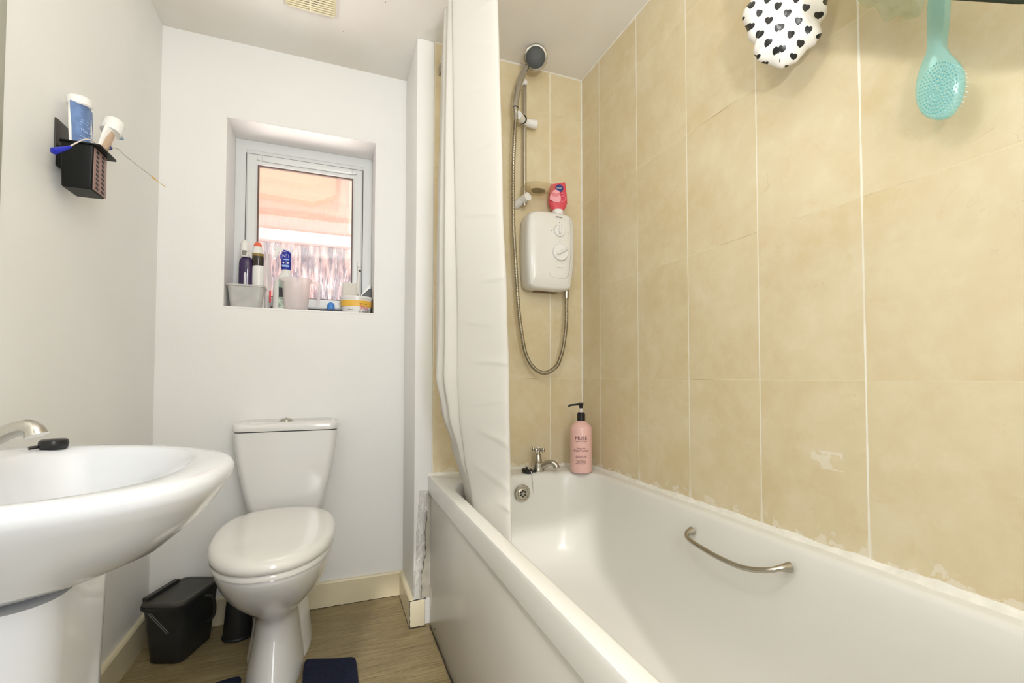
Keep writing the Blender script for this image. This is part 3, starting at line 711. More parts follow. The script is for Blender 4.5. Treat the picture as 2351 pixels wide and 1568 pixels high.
# raised inner line around the controls
def line_path(pts, r=.0009): return tube(bmesh.new(), bezier(pts, 60), r, 6)
FYU = YE-.1015
def fy(x, z):  # approximate front face depth
    s = max(abs(x-ucx)/.107, abs(z-ucz)/.155); return YE-(.102-.002*s*2 if s < .6 else .1000-.0055*(s-.6)/.33 if s < .93 else .0945)
obj('contour_line', line_path([(x, fy(x, z)-.0002, z) for x, z in ((.8985, 1.585), (.903, 1.54), (.903, 1.48), (.901, 1.42), (.895, 1.36), (.885, 1.336), (.868, 1.329), (.84, 1.329), (.817, 1.333), (.805, 1.345), (.802, 1.36))], .0008), m_grey.copy(), ub)
bpy.data.objects['contour_line'].data.materials[0].node_tree.nodes['Principled BSDF'].inputs['Base Color'].default_value = (.50, .48, .43, 1)
def dial(x, z, r, ang, nm):
    y = fy(x, z)
    d = obj(nm, lathe(bmesh.new(), [(0, -.002), (r, -.002), (r, .004), (r*.96, .008), (r*.9, .0095), (0, .0095)], (x, y, z), (0, -1, 0), 40), m_white, us)
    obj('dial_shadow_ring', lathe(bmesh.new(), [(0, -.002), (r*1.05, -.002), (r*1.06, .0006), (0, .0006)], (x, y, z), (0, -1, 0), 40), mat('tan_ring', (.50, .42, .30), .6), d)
    c, s = math.cos(ang), math.sin(ang); a = Vector((x, y-.013, z)); dd = Vector((c, 0, s))
    obj('dial_grip', tube(bmesh.new(), bezier([a-dd*r*.62+Vector((0, .003, 0)), a-dd*r*.3, a+dd*r*.3, a+dd*r*1.0], 14), lambda t: .0022+.0042*math.sin(PI*min(.95, max(.05, t)))**.5, 12), m_unit, d)
    return d
dial(.848, 1.520, .0240, math.radians(88), 'upper_dial')
dial(.852, 1.4335, .0345, math.radians(28), 'lower_dial')
bm = text_bm('TRITON', .0085, (.850, fy(.85, 1.578)-.0006, 1.578), (1, 0, 0), (0, 0, 1))
for x, z in ((.851, 1.556), (.814, 1.519), (.851, 1.478), (.889, 1.516)): obj('dial_mark', lathe(bmesh.new(), [(0, 0), (.0016, 0), (.0016, .0008), (0, .0008)], (x, fy(x, z), z), (0, -1, 0), 10), m_ink, ub, smooth=False)
obj('unit_print', bm, m_ink, ub, smooth=False)
bm = text_bm('WATERSAVE', .0052, (.852, fy(.85, 1.372)-.0006, 1.371), (1, 0, 0), (0, 0, 1))
bm = text_bm('SEONA', .0062, (.852, fy(.85, 1.372)-.0006, 1.371), (1, 0, 0), (0, 0, 1)) if False else bm
for k in range(9):
    a = math.radians(-150+k*15); x = .852+.0445*math.cos(a); z = 1.4335+.0445*math.sin(a)
    lathe(bm, [(0, 0), (.0009, 0), (.0009, .0006), (0, .0006)], (x, fy(x, z)-.0002, z), (0, -1, 0), 8)
obj('faint_print', bm, mat('faint_grey_print', (.45, .43, .38), .6), ub, smooth=False)
obj('hose_outlet', lathe(bmesh.new(), [(0, 0), (.0125, 0), (.0120, -.016), (.0100, -.034), (0, -.034)], (.910, YE-.045, 1.292), (0, 0, 1), 20), m_steel, us)

# ------------------------------------------------------------------ riser rail
rr_ = thing('shower_riser_rail', 'steel riser rail with white slider and end brackets on tiled wall', 'shower rail', (.72, YE, 1.62))
RX, RY = .7205, YE-.042
obj('rail', lathe(bmesh.new(), [(0, 0), (.0085, 0), (.0085, .508), (0, .508)], (RX, RY, 1.626), (0, 0, 1), 20), m_steel, rr_)
bm = bmesh.new(); tube(bm, [(.728, YE, 2.145), (.726, YE-.02, 2.143), (RX, RY-.004, 2.140)], .011, 14); lathe(bm, [(0, 0), (.0105, 0), (.0105, .02), (0, .024)], (RX, RY, 2.126), (0, 0, 1), 16)
obj('top_bracket', bm, m_white, rr_)
bm = bmesh.new(); tube(bm, [(.698, YE, 1.640), (.705, YE-.02, 1.645), (.7165, RY, 1.653)], .0165, 18); tube(bm, [(.7165, RY, 1.653), (.722, RY-.025, 1.655), (.7235, RY-.030, 1.6555)], .0172, 20)
obj('bottom_bracket', bm, m_white, rr_)
bm = bmesh.new(); tube(bm, bezier([(.668, RY-.052, 1.965), (.690, RY-.030, 1.969), (.7205, RY-.002, 1.974), (.748, RY+.004, 1.976), (.7745, RY+.004, 1.977)], 18), lambda t: .0165+.0015*math.cos(t*6), 20)
sl = obj('slider', bm, m_white, rr_)
obj('slider_joint', tube(bmesh.new(), [(.7035, RY-.020, 1.9715), (.7055, RY-.018, 1.972)], .0183, 20), m_black, sl)

# ------------------------------------------------------------------ hand shower with hose
hs = thing('hand_shower', 'chrome hand shower with round grey spray face and steel hose', 'shower head', (.66, 1.67, 1.97))
A = Vector((.664, RY-.050, 1.955))
hp = bezier([A+Vector((0, 0, -.012)), (.6615, 1.668, 1.99), (.6645, 1.668, 2.030), (.674, 1.668, 2.085), (.690, 1.669, 2.130), (.711, 1.670, 2.172), (.731, 1.668, 2.200)], 40)
hb = obj('handle', tube(bmesh.new(), hp, lambda t: .0098 if t < .12 else .0118+.0015*math.sin((t-.12)*3), 18), m_chrome, hs)
obj('handle_joint', tube(bmesh.new(), [(.6614, 1.668, 1.992), (.6618, 1.668, 1.996)], .0125, 18), m_black, hb)
fc = Vector((.736, 1.640, 2.198)); fn = Vector((-.32, -.80, -.50)).normalized()
hh = obj('spray_head', lathe(bmesh.new(), [(0, -.036), (.018, -.035), (.034, -.028), (.044, -.016), (.0475, -.006), (.0478, .0), (.0455, .005), (.040, .007), (0, .007)], fc, fn, 40), m_chrome, hs)
obj('spray_face', lathe(bmesh.new(), [(0, .006), (.0385, .006), (.0385, .0085), (.034, .0105), (0, .0112)], fc, fn, 40), mat('dark_grey_rubber', (.05, .053, .048), .5), hh)
bm = bmesh.new(); e1 = fn.orthogonal().normalized(); e2 = fn.cross(e1)
for rr0, n in ((.036, 44), (.026, 20), (.017, 12), (.008, 6)):
    for k in range(n):
        a = 2*PI*k/n; p = fc+(e1*math.cos(a)+e2*math.sin(a))*rr0+fn*.0092
        lathe(bm, [(0, 0), (.0012, 0), (.0008, .0018), (0, .002)], p, fn, 6)
obj('nozzles', bm, mat('pale_nozzles', (.12, .125, .115), .5), hh)
hpts = bezier([(.6625, 1.668, 1.945), (.6605, 1.675, 1.90), (.660, 1.69, 1.741), (.665, 1.70, 1.55), (.674, 1.70, 1.391), (.688, 1.70, 1.20), (.706, 1.70, 1.078), (.722, 1.70, 1.015), (.754, 1.70, .966), (.802, 1.70, .945), (.851, 1.70, .968), (.873, 1.70, 1.005), (.890, 1.70, 1.065), (.904, 1.705, 1.156), (.910, YE-.045, 1.262)], 1500)
obj('hose', tube(bmesh.new(), hpts, lambda t: .0080+.0009*math.sin(t*2*PI*250), 10), m_hose, hs, angle=80)

# soap dish clipped on the rail
sdh = thing('soap_dish', 'smoky clear plastic soap dish clipped to the riser rail', 'soap dish', (.72, 1.68, 1.66))
dc = Vector((.770, 1.690, 1.680))
bm = lathe(bmesh.new(), [(.0, 0), (.045, .001), (.060, .010), (.066, .022), (.063, .023), (.057, .012), (.043, .004), (0, .003)], dc, (.05, -.10, 1), 48)
obj('dish', bm, m_dish, sdh)
obj('dish_clip', box(.703, .738, 1.690, 1.722, 1.662, 1.702, bev=.004), m_dish, sdh)
obj('soap_scum', lathe(bmesh.new(), [(0, 0), (.028, 0), (.030, .004), (.018, .008), (0, .009)], dc+Vector((.0, 0, .004)), (.05, -.1, 1), 30), translucent(mat('dark_scum', (.16, .14, .08), .6, noise_amt=.5, noise_scale=60), (.8, .75, .6), .45), sdh)

# red tube standing on the unit
rt = thing('red_cleanser_tube', 'red and pink tube standing on its white cap on shower unit', 'tube', (.866, 1.705, 1.60))
FN = Vector((-.30, -.95, 0)).normalized(); E1 = Vector((.95, -.30, 0)).normalized(); TC = Vector((.866, 1.705, 0))
def fl(pts, d, th=.0008): return plane_poly([TC+E1*a+Vector((0, 0, b))+FN*d for a, b in pts], th, FN)
tl = []
for z, w, d in ((1.621, .024, .016), (1.635, .033, .015), (1.655, .040, .013), (1.69, .038, .009), (1.72, .034, .004), (1.737, .031, .0016)):
    dz = lambda c, z=z: (c*.17 if z > 1.7 else c*.0)
    tl.append([TC+E1*(w*math.cos(2*PI*k/28))+FN*(d*math.sin(2*PI*k/28))+Vector((0, 0, z+(w*math.cos(2*PI*k/28)*.18 if z > 1.7 else 0))) for k in range(28)])
tb_ = obj('tube_body', loft(bmesh.new(), tl), m_red, rt)
obj('cap', lathe(bmesh.new(), [(0, 0), (.024, 0), (.0245, .012), (.022, .020), (0, .020)], (.866, 1.705, 1.603), (0, 0, 1), 28), m_white, rt)
bm = fl([(-.036, 1.664), (-.020, 1.655), (.004, 1.651), (.012, 1.668), (.004, 1.700), (-.012, 1.706), (-.033, 1.690)], .0125, .002)
obj('pink_panel', bm, m_lpink, tb_, smooth=False)
bm = bmesh.new(); lathe(bm, [(0, 0), (.0165, 0), (.0165, .0015), (0, .0015)], TC+E1*.006+Vector((0, 0, 1.7135))+FN*.0078, FN, 28)
ro = obj('round_emblem', bm, m_navy, tb_, smooth=False)
obj('emblem_lettering', text_bm('NIVEA', .0085, TC+E1*.006+Vector((0, 0, 1.7135))+FN*.0100, E1, (0, 0, 1)), m_white, ro, smooth=False)
bm = text_bm('ROSE CARE', .0075, TC+E1*-.010+Vector((0, 0, 1.687))+FN*.0150, E1, (0, 0, 1)); join(bm, text_bm('CLEANSING', .005, TC+E1*-.012+Vector((0, 0, 1.679))+FN*.0150, E1, (0, 0, 1)))
obj('panel_lettering', bm, m_redink, tb_, smooth=False)
bm = bmesh.new()
for a, z, r in ((.018, 1.667, .011), (.020, 1.686, .005)):
    c = TC+E1*a+Vector((0, 0, z))+FN*.0135
    tube(bm, [c+(E1*math.cos(q)+Vector((0, 0, math.sin(q))))*r for q in [2*PI*k/24 for k in range(25)]], .0013, 6, cap=False)
obj('flower_print', bm, mat('bright_pink_print', (.95, .25, .38), .4), tb_)

# ------------------------------------------------------------------ pink body wash bottle on the bath corner
BC = Vector((.922, 1.615, ZR+.001)); br = .0435
bw = thing('body_wash_bottle', 'tall pink body wash bottle with black pump on the bath corner', 'bottle', BC)
bb = obj('bottle_body', lathe(bmesh.new(), [(0, .0015), (.038, .0), (.0420, .003), (br, .008), (br, .172), (br-.001, .176), (.034, .187), (.024, .196), (.0170, .200), (.0160, .203), (0, .203)], BC, (0, 0, 1), 48), m_pink, bw)
pc = obj('pump_collar', lathe(bmesh.new(), [(0, .200), (.0165, .200), (.0165, .228), (.0150, .230), (.0130, .231), (.0125, .235), (0, .235)], BC, (0, 0, 1), 28), m_black, bw)
obj('pump_stem', lathe(bmesh.new(), [(0, .234), (.0058, .234), (.0058, .252), (0, .252)], BC, (0, 0, 1), 16), mat('clear_pump_stem', (.75, .68, .66), .15), pc)
bm = lathe(bmesh.new(), [(0, .250), (.0062, .250), (.0085, .262), (.0090, .268), (0, .269)], BC, (0, 0, 1), 18)
tube(bm, bezier([BC+Vector((.008, -.002, .266)), BC+Vector((-.006, .001, .267)), BC+Vector((-.024, .004, .2655)), BC+Vector((-.042, .008, .263)), BC+Vector((-.052, .010, .257))], 20), lambda t: .0075-.0032*t, 12, flat=.8)
obj('pump_nozzle', bm, m_black, pc)
th0 = math.atan2(-BC.y, -BC.x)
bm = bmesh.new()
for s, sz, z, xs in (('MUSE', .0200, .136, 1.0), ('LONDON · BATH · BODY', .0042, .124, 1.0), ('happy-do', .0095, .098, 1.0), ('BODY WASH', .0105, .088, 1.0), ('COCONUT AND', .0058, .067, 1.0), ('MARSHMALLOW', .0058, .062, 1.0), ('VEGAN', .0034, .052, 1), ('FRIENDLY FORMULA', .0040, .049, 1), ('500 ml  16.9 fl.oz', .0048, .0435, 1), ('MADE IN ENGLAND', .0048, .0385, 1)):
    join(bm, text_bm(s, sz, (0, 0, BC.z+z), (1, 0, 0), (0, 0, 1), .0003, wrap=((BC.x, BC.y), br+.0001, th0), xs=xs))
obj('label_lettering', bm, mat('plum_print', (.10, .02, .04), .5), bb, smooth=False)

# ------------------------------------------------------------------ toilet
TX = -.160
to = thing('toilet', 'white close-coupled toilet with closed lid under the window', 'toilet', (TX, 1.7, 0))
# cistern
def crr(x0, x1, z, y0=1.872, r=.03): return rrect(x0, x1, y0, YW-.0008, r, z)
cis = obj('cistern', loft(bmesh.new(), [crr(-.262, -.046, .408, 1.89, .04), crr(-.275, -.036, .430, 1.885), crr(-.285, -.028, .455, 1.880), crr(-.300, -.014, .52, 1.876), crr(-.315, .003, .60, 1.873), crr(-.324, .012, .66), crr(-.329, .016, .71), crr(-.3295, .0165, .7285)]), m_ceram, to, angle=50)
obj('cistern_gap', loft(bmesh.new(), [crr(-.327, .014, .7286, 1.876, .028), crr(-.327, .014, .7325, 1.876, .028)]), m_dark, cis)
obj('cistern_lid', loft(bmesh.new(), [crr(-.332, .019, .7322, 1.869, .03), crr(-.334, .021, .738, 1.867, .031), crr(-.333, .020, .752, 1.868, .031), crr(-.329, .016, .759, 1.872, .03), crr(-.315, .002, .762, 1.89, .03)]), m_ceram, to, angle=50)
fb = obj('flush_button', lathe(bmesh.new(), [(0, 0), (.0270, 0), (.0270, .0015), (.0225, .002), (.0215, .005), (.016, .0095), (0, .0115)], (-.163, 1.945, .7615), (0, 0, 1), 32), m_chrome, to)
obj('button_split', box(-.1634, -.1626, 1.925, 1.965, .7705, .7735), m_dark, fb, smooth=False)
# bowl and pedestal: cross sections (z, cx halfwidth, yfront, yback, power)
def egg(z, hw, yf, yb, n=44, sq=2.2, cx=TX):
    ym = yb-(yb-yf)*.40; out = []
    for k in range(n):
        t = 2*PI*k/n; c, s = math.cos(t), math.sin(t)
        x = cx+hw*math.copysign(abs(c)**(2/sq), c)
        y = ym+((yb-ym) if s > 0 else (ym-yf))*math.copysign(abs(s)**(2/(sq if s < 0 else 2.6)), s); out.append(Vector((x, y, z)))
    return out
secs = [(0, .082, 1.500, 1.83), (.006, .083, 1.498, 1.83), (.03, .080, 1.507, 1.83), (.08, .071, 1.535, 1.83), (.13, .065, 1.560, 1.83), (.165, .064, 1.575, 1.84), (.19, .066, 1.570, 1.85), (.21, .076, 1.548, 1.86), (.235, .096, 1.510, 1.87), (.265, .120, 1.465, 1.88), (.30, .141, 1.422, 1.88), (.335, .156, 1.390, 1.885), (.365, .164, 1.368, 1.888), (.385, .168, 1.357, 1.89), (.393, .1685, 1.355, 1.89), (.3995, .167, 1.358, 1.89)]
obj('bowl', loft(bmesh.new(), [egg(*s) for s in secs]), m_ceram, to, angle=60)
obj('floor_flange', loft(bmesh.new(), [egg(0, .100, 1.62, 1.98), egg(.010, .100, 1.62, 1.98), egg(.05, .092, 1.66, 1.98), egg(.17, .080, 1.72, 1.98), egg(.30, .080, 1.76, 1.98), egg(.39, .10, 1.76, 1.99)]), m_ceram, to, angle=60)
obj('hinge_side_bolt', tube(bmesh.new(), [(-.295, 1.72, .300), (-.318, 1.72, .296)], .012, 14), m_white, to)
# seat ring and lid
sy0, sy1 = 1.345, 1.845
obj('seat', loft(bmesh.new(), [egg(.3998, .163, sy0+.010, sy1-.02), egg(.4025, .1685, sy0+.002, sy1-.02), egg(.413, .1695, sy0+.001, sy1-.02), egg(.4185, .165, sy0+.006, sy1-.02)]), m_seat, to, angle=60)
lid = [egg(.4190, .170, sy0+.001, sy1), egg(.4215, .1735, sy0-.003, sy1+.002), egg(.432, .1745, sy0-.005, sy1+.003), egg(.441, .172, sy0-.002, sy1+.001), egg(.4485, .164, sy0+.007, sy1-.006), egg(.4525, .150, sy0+.022, sy1-.018), egg(.4545, .125, sy0+.05, sy1-.045), egg(.4565, .08, sy0+.10, sy1-.09), egg(.4575, .03, sy0+.17, sy1-.16)]
for L in lid[2:]:
    for p in L: p.z += .016*max(0, (p.y-1.5)/.345)*(1 if p.z > .44 else .4)
obj('seat_lid', loft(bmesh.new(), lid), m_seat, to, angle=60)
for sx in (-1, 1):
    obj('hinge', tube(bmesh.new(), [(TX+sx*.078-.018, 1.850, .437), (TX+sx*.078+.018, 1.850, .437)], .011, 14), m_white, to)

# ------------------------------------------------------------------ bin
bn = thing('pedal_bin', 'charcoal plastic lidded bin with carry handle on floor beside the toilet', 'bin', (-.47, 1.84, 0))
ang = math.radians(20)
def rot(L, c=(-.470, 1.893), a=ang):
    ca, sa = math.cos(a), math.sin(a)
    return [Vector((c[0]+(p.x)*ca-(p.y)*sa, c[1]+(p.x)*sa+(p.y)*ca, p.z)) for p in L]
def br_(z, w, d, r=.025): return rot(rrect(-w, w, -d, d, r, z), a=math.radians(-21))
obj('bin_body', loft(bmesh.new(), [br_(.001, .051, .078), br_(.006, .055, .083), br_(.10, .060, .093), br_(.172, .065, .101), br_(.181, .071, .108), br_(.190, .072, .109), br_(.1912, .066, .103)]), m_bin, bn, angle=50)
bm = loft(bmesh.new(), [br_(.1913, .069, .106), br_(.197, .070, .107), br_(.202, .067, .103), br_(.2025, .059, .094), br_(.200, .055, .090), br_(.2002, .045, .08)])
ld = obj('bin_lid', bm, m_bin2, bn, angle=50)
obj('lid_hinge', loft(bmesh.new(), [rot([Vector((x, y, z)) for y, z in ((-.085, .200), (-.085, .213), (.060, .213), (.060, .200))], a=math.radians(-21)) for x in (-.070, -.054)]), m_bin, ld, smooth=False)
fc_ = lambda x, y, z: rot([Vector((x, y, z))], a=math.radians(-21))[0]
obj('carry_handle', tube(bmesh.new(), bezier([fc_(.068, .01, .178), fc_(.086, .02, .168), fc_(.090, .03, .135), fc_(.086, .03, .10), fc_(.066, .03, .08)], 20), .006, 10), m_bin, bn)
bm = tube(bmesh.new(), [fc_(-.040, -.1010, .172), fc_(.018, -.0950, .105)], .0014, 6); tube(bm, [fc_(-.033, -.1012, .174), fc_(.025, -.0952, .107)], .0014, 6)
obj('moulded_ridges', bm, mat('grey_highlight_plastic', (.16, .16, .15), .3), bn)

pt = thing('brush_pot', 'small dark grey tapered pot on floor between bin and toilet pedestal', 'pot', (-.31, 1.93, 0))
obj('pot_body', lathe(bmesh.new(), [(0, .001), (.046, .001), (.048, .006), (.040, .10), (.034, .165), (.030, .172), (.012, .174), (0, .174)], (-.308, 1.925, 0), (0, 0, 1), 32), m_bin, pt)
obj('base_ring', lathe(bmesh.new(), [(.0, .0), (.050, .0), (.051, .006), (.0485, .010), (0, .010)], (-.308, 1.925, .0), (0, 0, 1), 32), m_bin, pt)

# ------------------------------------------------------------------ bath mat
def mat_shape():
    out = [(.083, 1.30), (.083, 1.48), (.0825, 1.56), (.080, 1.605), (.073, 1.622), (.058, 1.628), (.03, 1.633), (-.02, 1.650), (-.055, 1.662), (-.068, 1.662), (-.0725, 1.648), (-.074, 1.60), (-.073, 1.54), (-.080, 1.49), (-.11, 1.455), (-.16, 1.44), (-.21, 1.455), (-.240, 1.50), (-.248, 1.56), (-.250, 1.62), (-.256, 1.641), (-.272, 1.646), (-.30, 1.642), (-.335, 1.630), (-.355, 1.61), (-.360, 1.55), (-.36, 1.30), (-.36, 1.02), (-.35, 1.0), (0, 1.0), (.075, 1.0), (.083, 1.02)]
    o = smooth_outline(out, 160)
    L = lambda z, s: [Vector((-.14+(x+.14)*s, 1.3+(y-1.3)*s, z)) for x, y in o]
    return loft(bmesh.new(), [L(.0008, .995), L(.004, 1.0), L(.010, .998), L(.013, .988), L(.0135, .97)])
o = obj('pedestal_mat', mat_shape(), m_matnavy); tag(o, 'navy blue pile pedestal mat curving round the toilet foot', 'bath mat')

# ------------------------------------------------------------------ wash basin
wb = thing('wash_basin', 'white pedestal wash basin on the left wall with a chrome tap', 'wash basin', (-.45, .83, 0))
BZ = .800; bxc, byc = -.6095, .862
def D(z, a, b, sq=2.5, n=48, xc=bxc, yc=byc, dx=0):
    "D-shaped loop: half super-ellipse from the wall outward + straight back, nose swung a little toward the door"
    pts = []
    for k in range(n+1):
        t = -PI/2+PI*k/n; c, q = math.cos(t), math.sin(t); X = a*abs(c)**(2/sq)
        pts.append(Vector((xc+dx+X, yc+b*math.copysign(abs(q)**(2/sq), q)-.06*(X/.45)**2, z)))
    for k in range(1, 10): pts.append(Vector((xc+dx, yc+b-2*b*k/10, z)))
    return pts
def basin():
    L = [D(.640, .17, .11, 2.0), D(.643, .215, .130, 2.0), D(.651, .275, .158, 2.05), D(.664, .335, .187, 2.1), D(.686, .382, .216, 2.15), D(.715, .416, .240, 2.25), D(.74, .440, .256, 2.35), D(.76, .454, .267, 2.4), D(.776, .464, .275), D(.789, .467, .279), D(.7965, .463, .276), D(.800, .455, .270)]
    def inner(z, x0, x1, b, sq=2.2):
        pts = []; n = 48
        for k in range(n+1):
            t = -PI/2+PI*k/n; c, s = math.cos(t), math.sin(t); xm = x0+.06
            X = xm+(x1-xm)*abs(c)**(2/sq)
            pts.append(Vector((X, byc+b*math.copysign(abs(s)**(2/sq), s)-.06*((X-bxc)/.45)**2, z)))
        for k in range(1, 10):
            u = -1+2*k/10; y = byc-b*u; bulge = .022*math.exp(-(u/.45)**2); pts.append(Vector((x0+.06*(abs(u)**5)-0+bulge, y, z)))
        return pts
    L += [inner(.7995, -.502, -.196, .232, 2.4), inner(.796, -.497, -.203, .225, 2.4), inner(.787, -.490, -.211, .219, 2.4), inner(.765, -.482, -.226, .208, 2.3), inner(.735, -.470, -.248, .192), inner(.71, -.455, -.275, .170), inner(.690, -.43, -.31, .135), inner(.678, -.40, -.345, .095), inner(.675, -.385, -.37, .05)]
    return loft(bmesh.new(), L)
obj('basin_bowl', basin(), m_ceram2, wb, angle=60)
def ped(z, w, d): return [Vector((-.455+p.x, .852+p.y, z)) for p in rrect(-d, d, -w, w, .055, z)]
obj('basin_pedestal', loft(bmesh.new(), [ped(0, .112, .125), ped(.02, .111, .123), ped(.12, .108, .120), ped(.30, .107, .120), ped(.48, .109, .122), ped(.642, .112, .126)]), m_ceram2, wb, angle=60)
bm = tube(bmesh.new(), bezier([(-.475, .79, .800), (-.452, .788, .812), (-.425, .785, .832), (-.394, .78, .853), (-.376, .777, .862), (-.363, .774, .865), (-.356, .772, .861), (-.353, .771, .854)], 44), lambda t: .0110-.0018*t+(.0030*max(0, (t-.78)*4.5)), 20)
lathe(bm, [(0, 0), (.026, 0), (.026, .006), (.021, .012), (.019, .03), (0, .03)], (-.485, .79, BZ-.002), (0, 0, 1), 24)
tpb = obj('basin_tap', bm, m_chrome, wb)
obj('tap_lever', tube(bmesh.new(), [(-.487, .79, .82), (-.487, .79, .850), (-.486, .79, .872)], lambda t: .017-.004*t, 18), m_chrome, tpb)
bp_ = thing('basin_plug', 'black rubber plug resting on the back ledge of the basin', 'plug', (-.47, 1.03, BZ))
PQ = Vector((-.468, 1.075, BZ+.0005))
bm = lathe(bmesh.new(), [(0, 0), (.0185, 0), (.0200, .004), (.0205, .010), (.0195, .0145), (.017, .016), (0, .0165)], PQ, (0, 0, 1), 32)
tube(bm, [PQ+Vector((-.017, -.009, .0045)), PQ+Vector((-.023, -.014, .004)), PQ+Vector((-.027, -.017, .0035))], .0030, 8)
obj('plug_body', bm, m_black, bp_)

# ------------------------------------------------------------------ things on the window sill
SZ = WZ0+.0022
def shell_box(x0, x1, y0, y1, z0, z1, taper, r, th=.0015, lip=.004):
    L = [rrect(x0+taper, x1-taper, y0+taper, y1-taper, r, z0), rrect(x0+taper*.9, x1-taper*.9, y0+taper*.9, y1-taper*.9, r, z0+.004),
         rrect(x0, x1, y0, y1, r, z1-.008), rrect(x0-lip, x1+lip, y0-lip, y1+lip, r, z1-.006), rrect(x0-lip, x1+lip, y0-lip, y1+lip, r, z1),
         rrect(x0+th, x1-th, y0+th, y1-th, r, z1), rrect(x0+taper+th, x1-taper-th, y0+taper+th, y1-taper-th, r, z0+th+.002)]
    return loft(bmesh.new(), L)
o = obj('plastic_tub', shell_box(-.390, -.263, 2.058, 2.150, SZ, 1.292, .010, .018), m_tubp); tag(o, 'cloudy plastic tub at the left end of the window sill', 'tub')
tg = thing('purple_spray_bottle', 'dark purple cleaner bottle with white trigger top in the tub', 'bottle', (-.335, 2.105, SZ+.004))
def bottle_loft(cx, cy, prof, sx=1.0, sy=.6, n=32): return loft(bmesh.new(), [[Vector((cx+r*sx*math.cos(2*PI*k/n), cy+r*sy*math.sin(2*PI*k/n), z)) for k in range(n)] for r, z in prof])
obj('bottle_body', bottle_loft(-.332, 2.105, [(.024, SZ+.004), (.026, SZ+.012), (.026, 1.36), (.0255, 1.385), (.023, 1.400), (.013, 1.412), (.012, 1.414)]), m_purple, tg)
obj('shrink_band', bottle_loft(-.3325, 2.1035, [(.0085, 1.27), (.0085, 1.34), (.006, 1.352), (.002, 1.36)], 1, 2.0), mat('white_inset_label', (.72, .68, .72), .3), tg)
th_ = obj('trigger_head', bottle_loft(-.336, 2.105, [(.014, 1.408), (.0165, 1.412), (.0165, 1.425), (.0155, 1.430), (.017, 1.445), (.0165, 1.462), (.010, 1.476), (.003, 1.480)], 1, 1.4), m_white, tg)
obj('trigger_neck', bottle_loft(-.336, 2.0905, [(.010, 1.413), (.010, 1.431), (.005, 1.437)], 1, .9), m_grey, th_)
wt = thing('bleach_bottle', 'white bottle with dark middle and red tip standing in the tub', 'bottle', (-.285, 2.105, SZ+.004))
obj('bottle_body', bottle_loft(-.288, 2.105, [(.021, SZ+.004), (.0225, SZ+.01), (.0225, 1.36), (.0215, 1.376), (.0200, 1.378)], 1, .8), m_white, wt)
obj('dark_shoulder', bottle_loft(-.290, 2.105, [(.0195, 1.377), (.0210, 1.38), (.0215, 1.41), (.0210, 1.417)], 1, .8), m_brownliq, wt)
obj('amber_band', bottle_loft(-.290, 2.105, [(.0211, 1.417), (.0210, 1.4275)], 1, .8), m_amber, wt)
obj('neck_cap', bottle_loft(-.291, 2.105, [(.0208, 1.4276), (.0185, 1.44), (.0150, 1.456)], 1, .8), m_white, wt)
obj('red_tip', bottle_loft(-.2915, 2.105, [(.0150, 1.456), (.0145, 1.464), (.010, 1.472), (.003, 1.477)], 1, .8), m_orange, wt)
cb = thing('clear_bottle', 'clear refill bottle leaning behind the white bottle with dark shoulder', 'bottle', (-.262, 2.14, SZ))
obj('bottle_body', bottle_loft(-.262, 2.146, [(.016, SZ+.001), (.017, SZ+.01), (.016, 1.36), (.013, 1.40), (.007, 1.425), (.007, 1.44)], 1, .9), m_clearb, cb)
obj('red_sticker', box(-.250, -.243, 2.127, 2.1295, 1.235, 1.285, bev=.0008), m_redink, cb)
# big trigger spray
sp = thing('trigger_spray_bottle', 'white trigger spray bottle with a blue neck label behind the jug', 'spray bottle', (-.205, 2.13, SZ))
SC = (-.205, 2.135)
prof = [(-.234, -.176, SZ+.001), (-.238, -.172, SZ+.008), (-.238, -.168, 1.285), (-.236, -.166, 1.315), (-.228, -.166, 1.335), (-.216, -.167, 1.352), (-.207, -.170, 1.366), (-.205, -.172, 1.378), (-.203, -.173, 1.392)]
obj('bottle_body', loft(bmesh.new(), [[Vector(((a+b)/2+(b-a)/2*math.cos(2*PI*k/32), 2.135+min(.026, (b-a)*.42)*math.sin(2*PI*k/32), z)) for k in range(32)] for a, b, z in prof]), m_white, sp)
nl = obj('neck_label', bottle_loft(-.189, 2.135, [(.0175, 1.377), (.0185, 1.379), (.0192, 1.41), (.0188, 1.447), (.018, 1.449)], 1, .95), m_royal, sp)
bm = text_bm('N°1', .0200, (-.1885, 2.1150, 1.431), (1, 0, 0), (0, 0, 1), xs=.85)
for x in (-.198, -.181): obj('label_dot', lathe(bmesh.new(), [(0, 0), (.0035, 0), (.0035, .001), (0, .001)], (x, 2.1155, 1.403), (0, -1, 0), 12), m_white, nl)
obj('label_lettering', bm, m_white, nl, smooth=False)
obj('label_band', box(-.200, -.177, 2.1150, 2.1165, 1.415, 1.4195), m_ltblue, nl, smooth=False)
obj('label_band', box(-.203, -.177, 2.1155, 2.1165, 1.386, 1.394), m_ltblue, nl, smooth=False)
hx = [(-.237, 1.462), (-.232, 1.466), (-.212, 1.466), (-.190, 1.462), (-.174, 1.455), (-.1665, 1.447), (-.168, 1.443), (-.176, 1.446), (-.205, 1.452), (-.213, 1.451), (-.221, 1.438), (-.229, 1.423), (-.238, 1.420), (-.240, 1.423), (-.233, 1.431), (-.226, 1.448), (-.230, 1.456)]
obj('trigger_head', loft(bmesh.new(), [[Vector((x, y, z)) for x, z in hx] for y in (2.122, 2.148)]), m_white, sp, angle=40)
obj('blue_head_edge', tube(bmesh.new(), bezier([(-.199, 2.120, 1.4555), (-.185, 2.120, 1.4525), (-.172, 2.121, 1.446)], 10), .0028, 8), mat('bright_blue_edge', (.08, .07, .55), .3), sp)
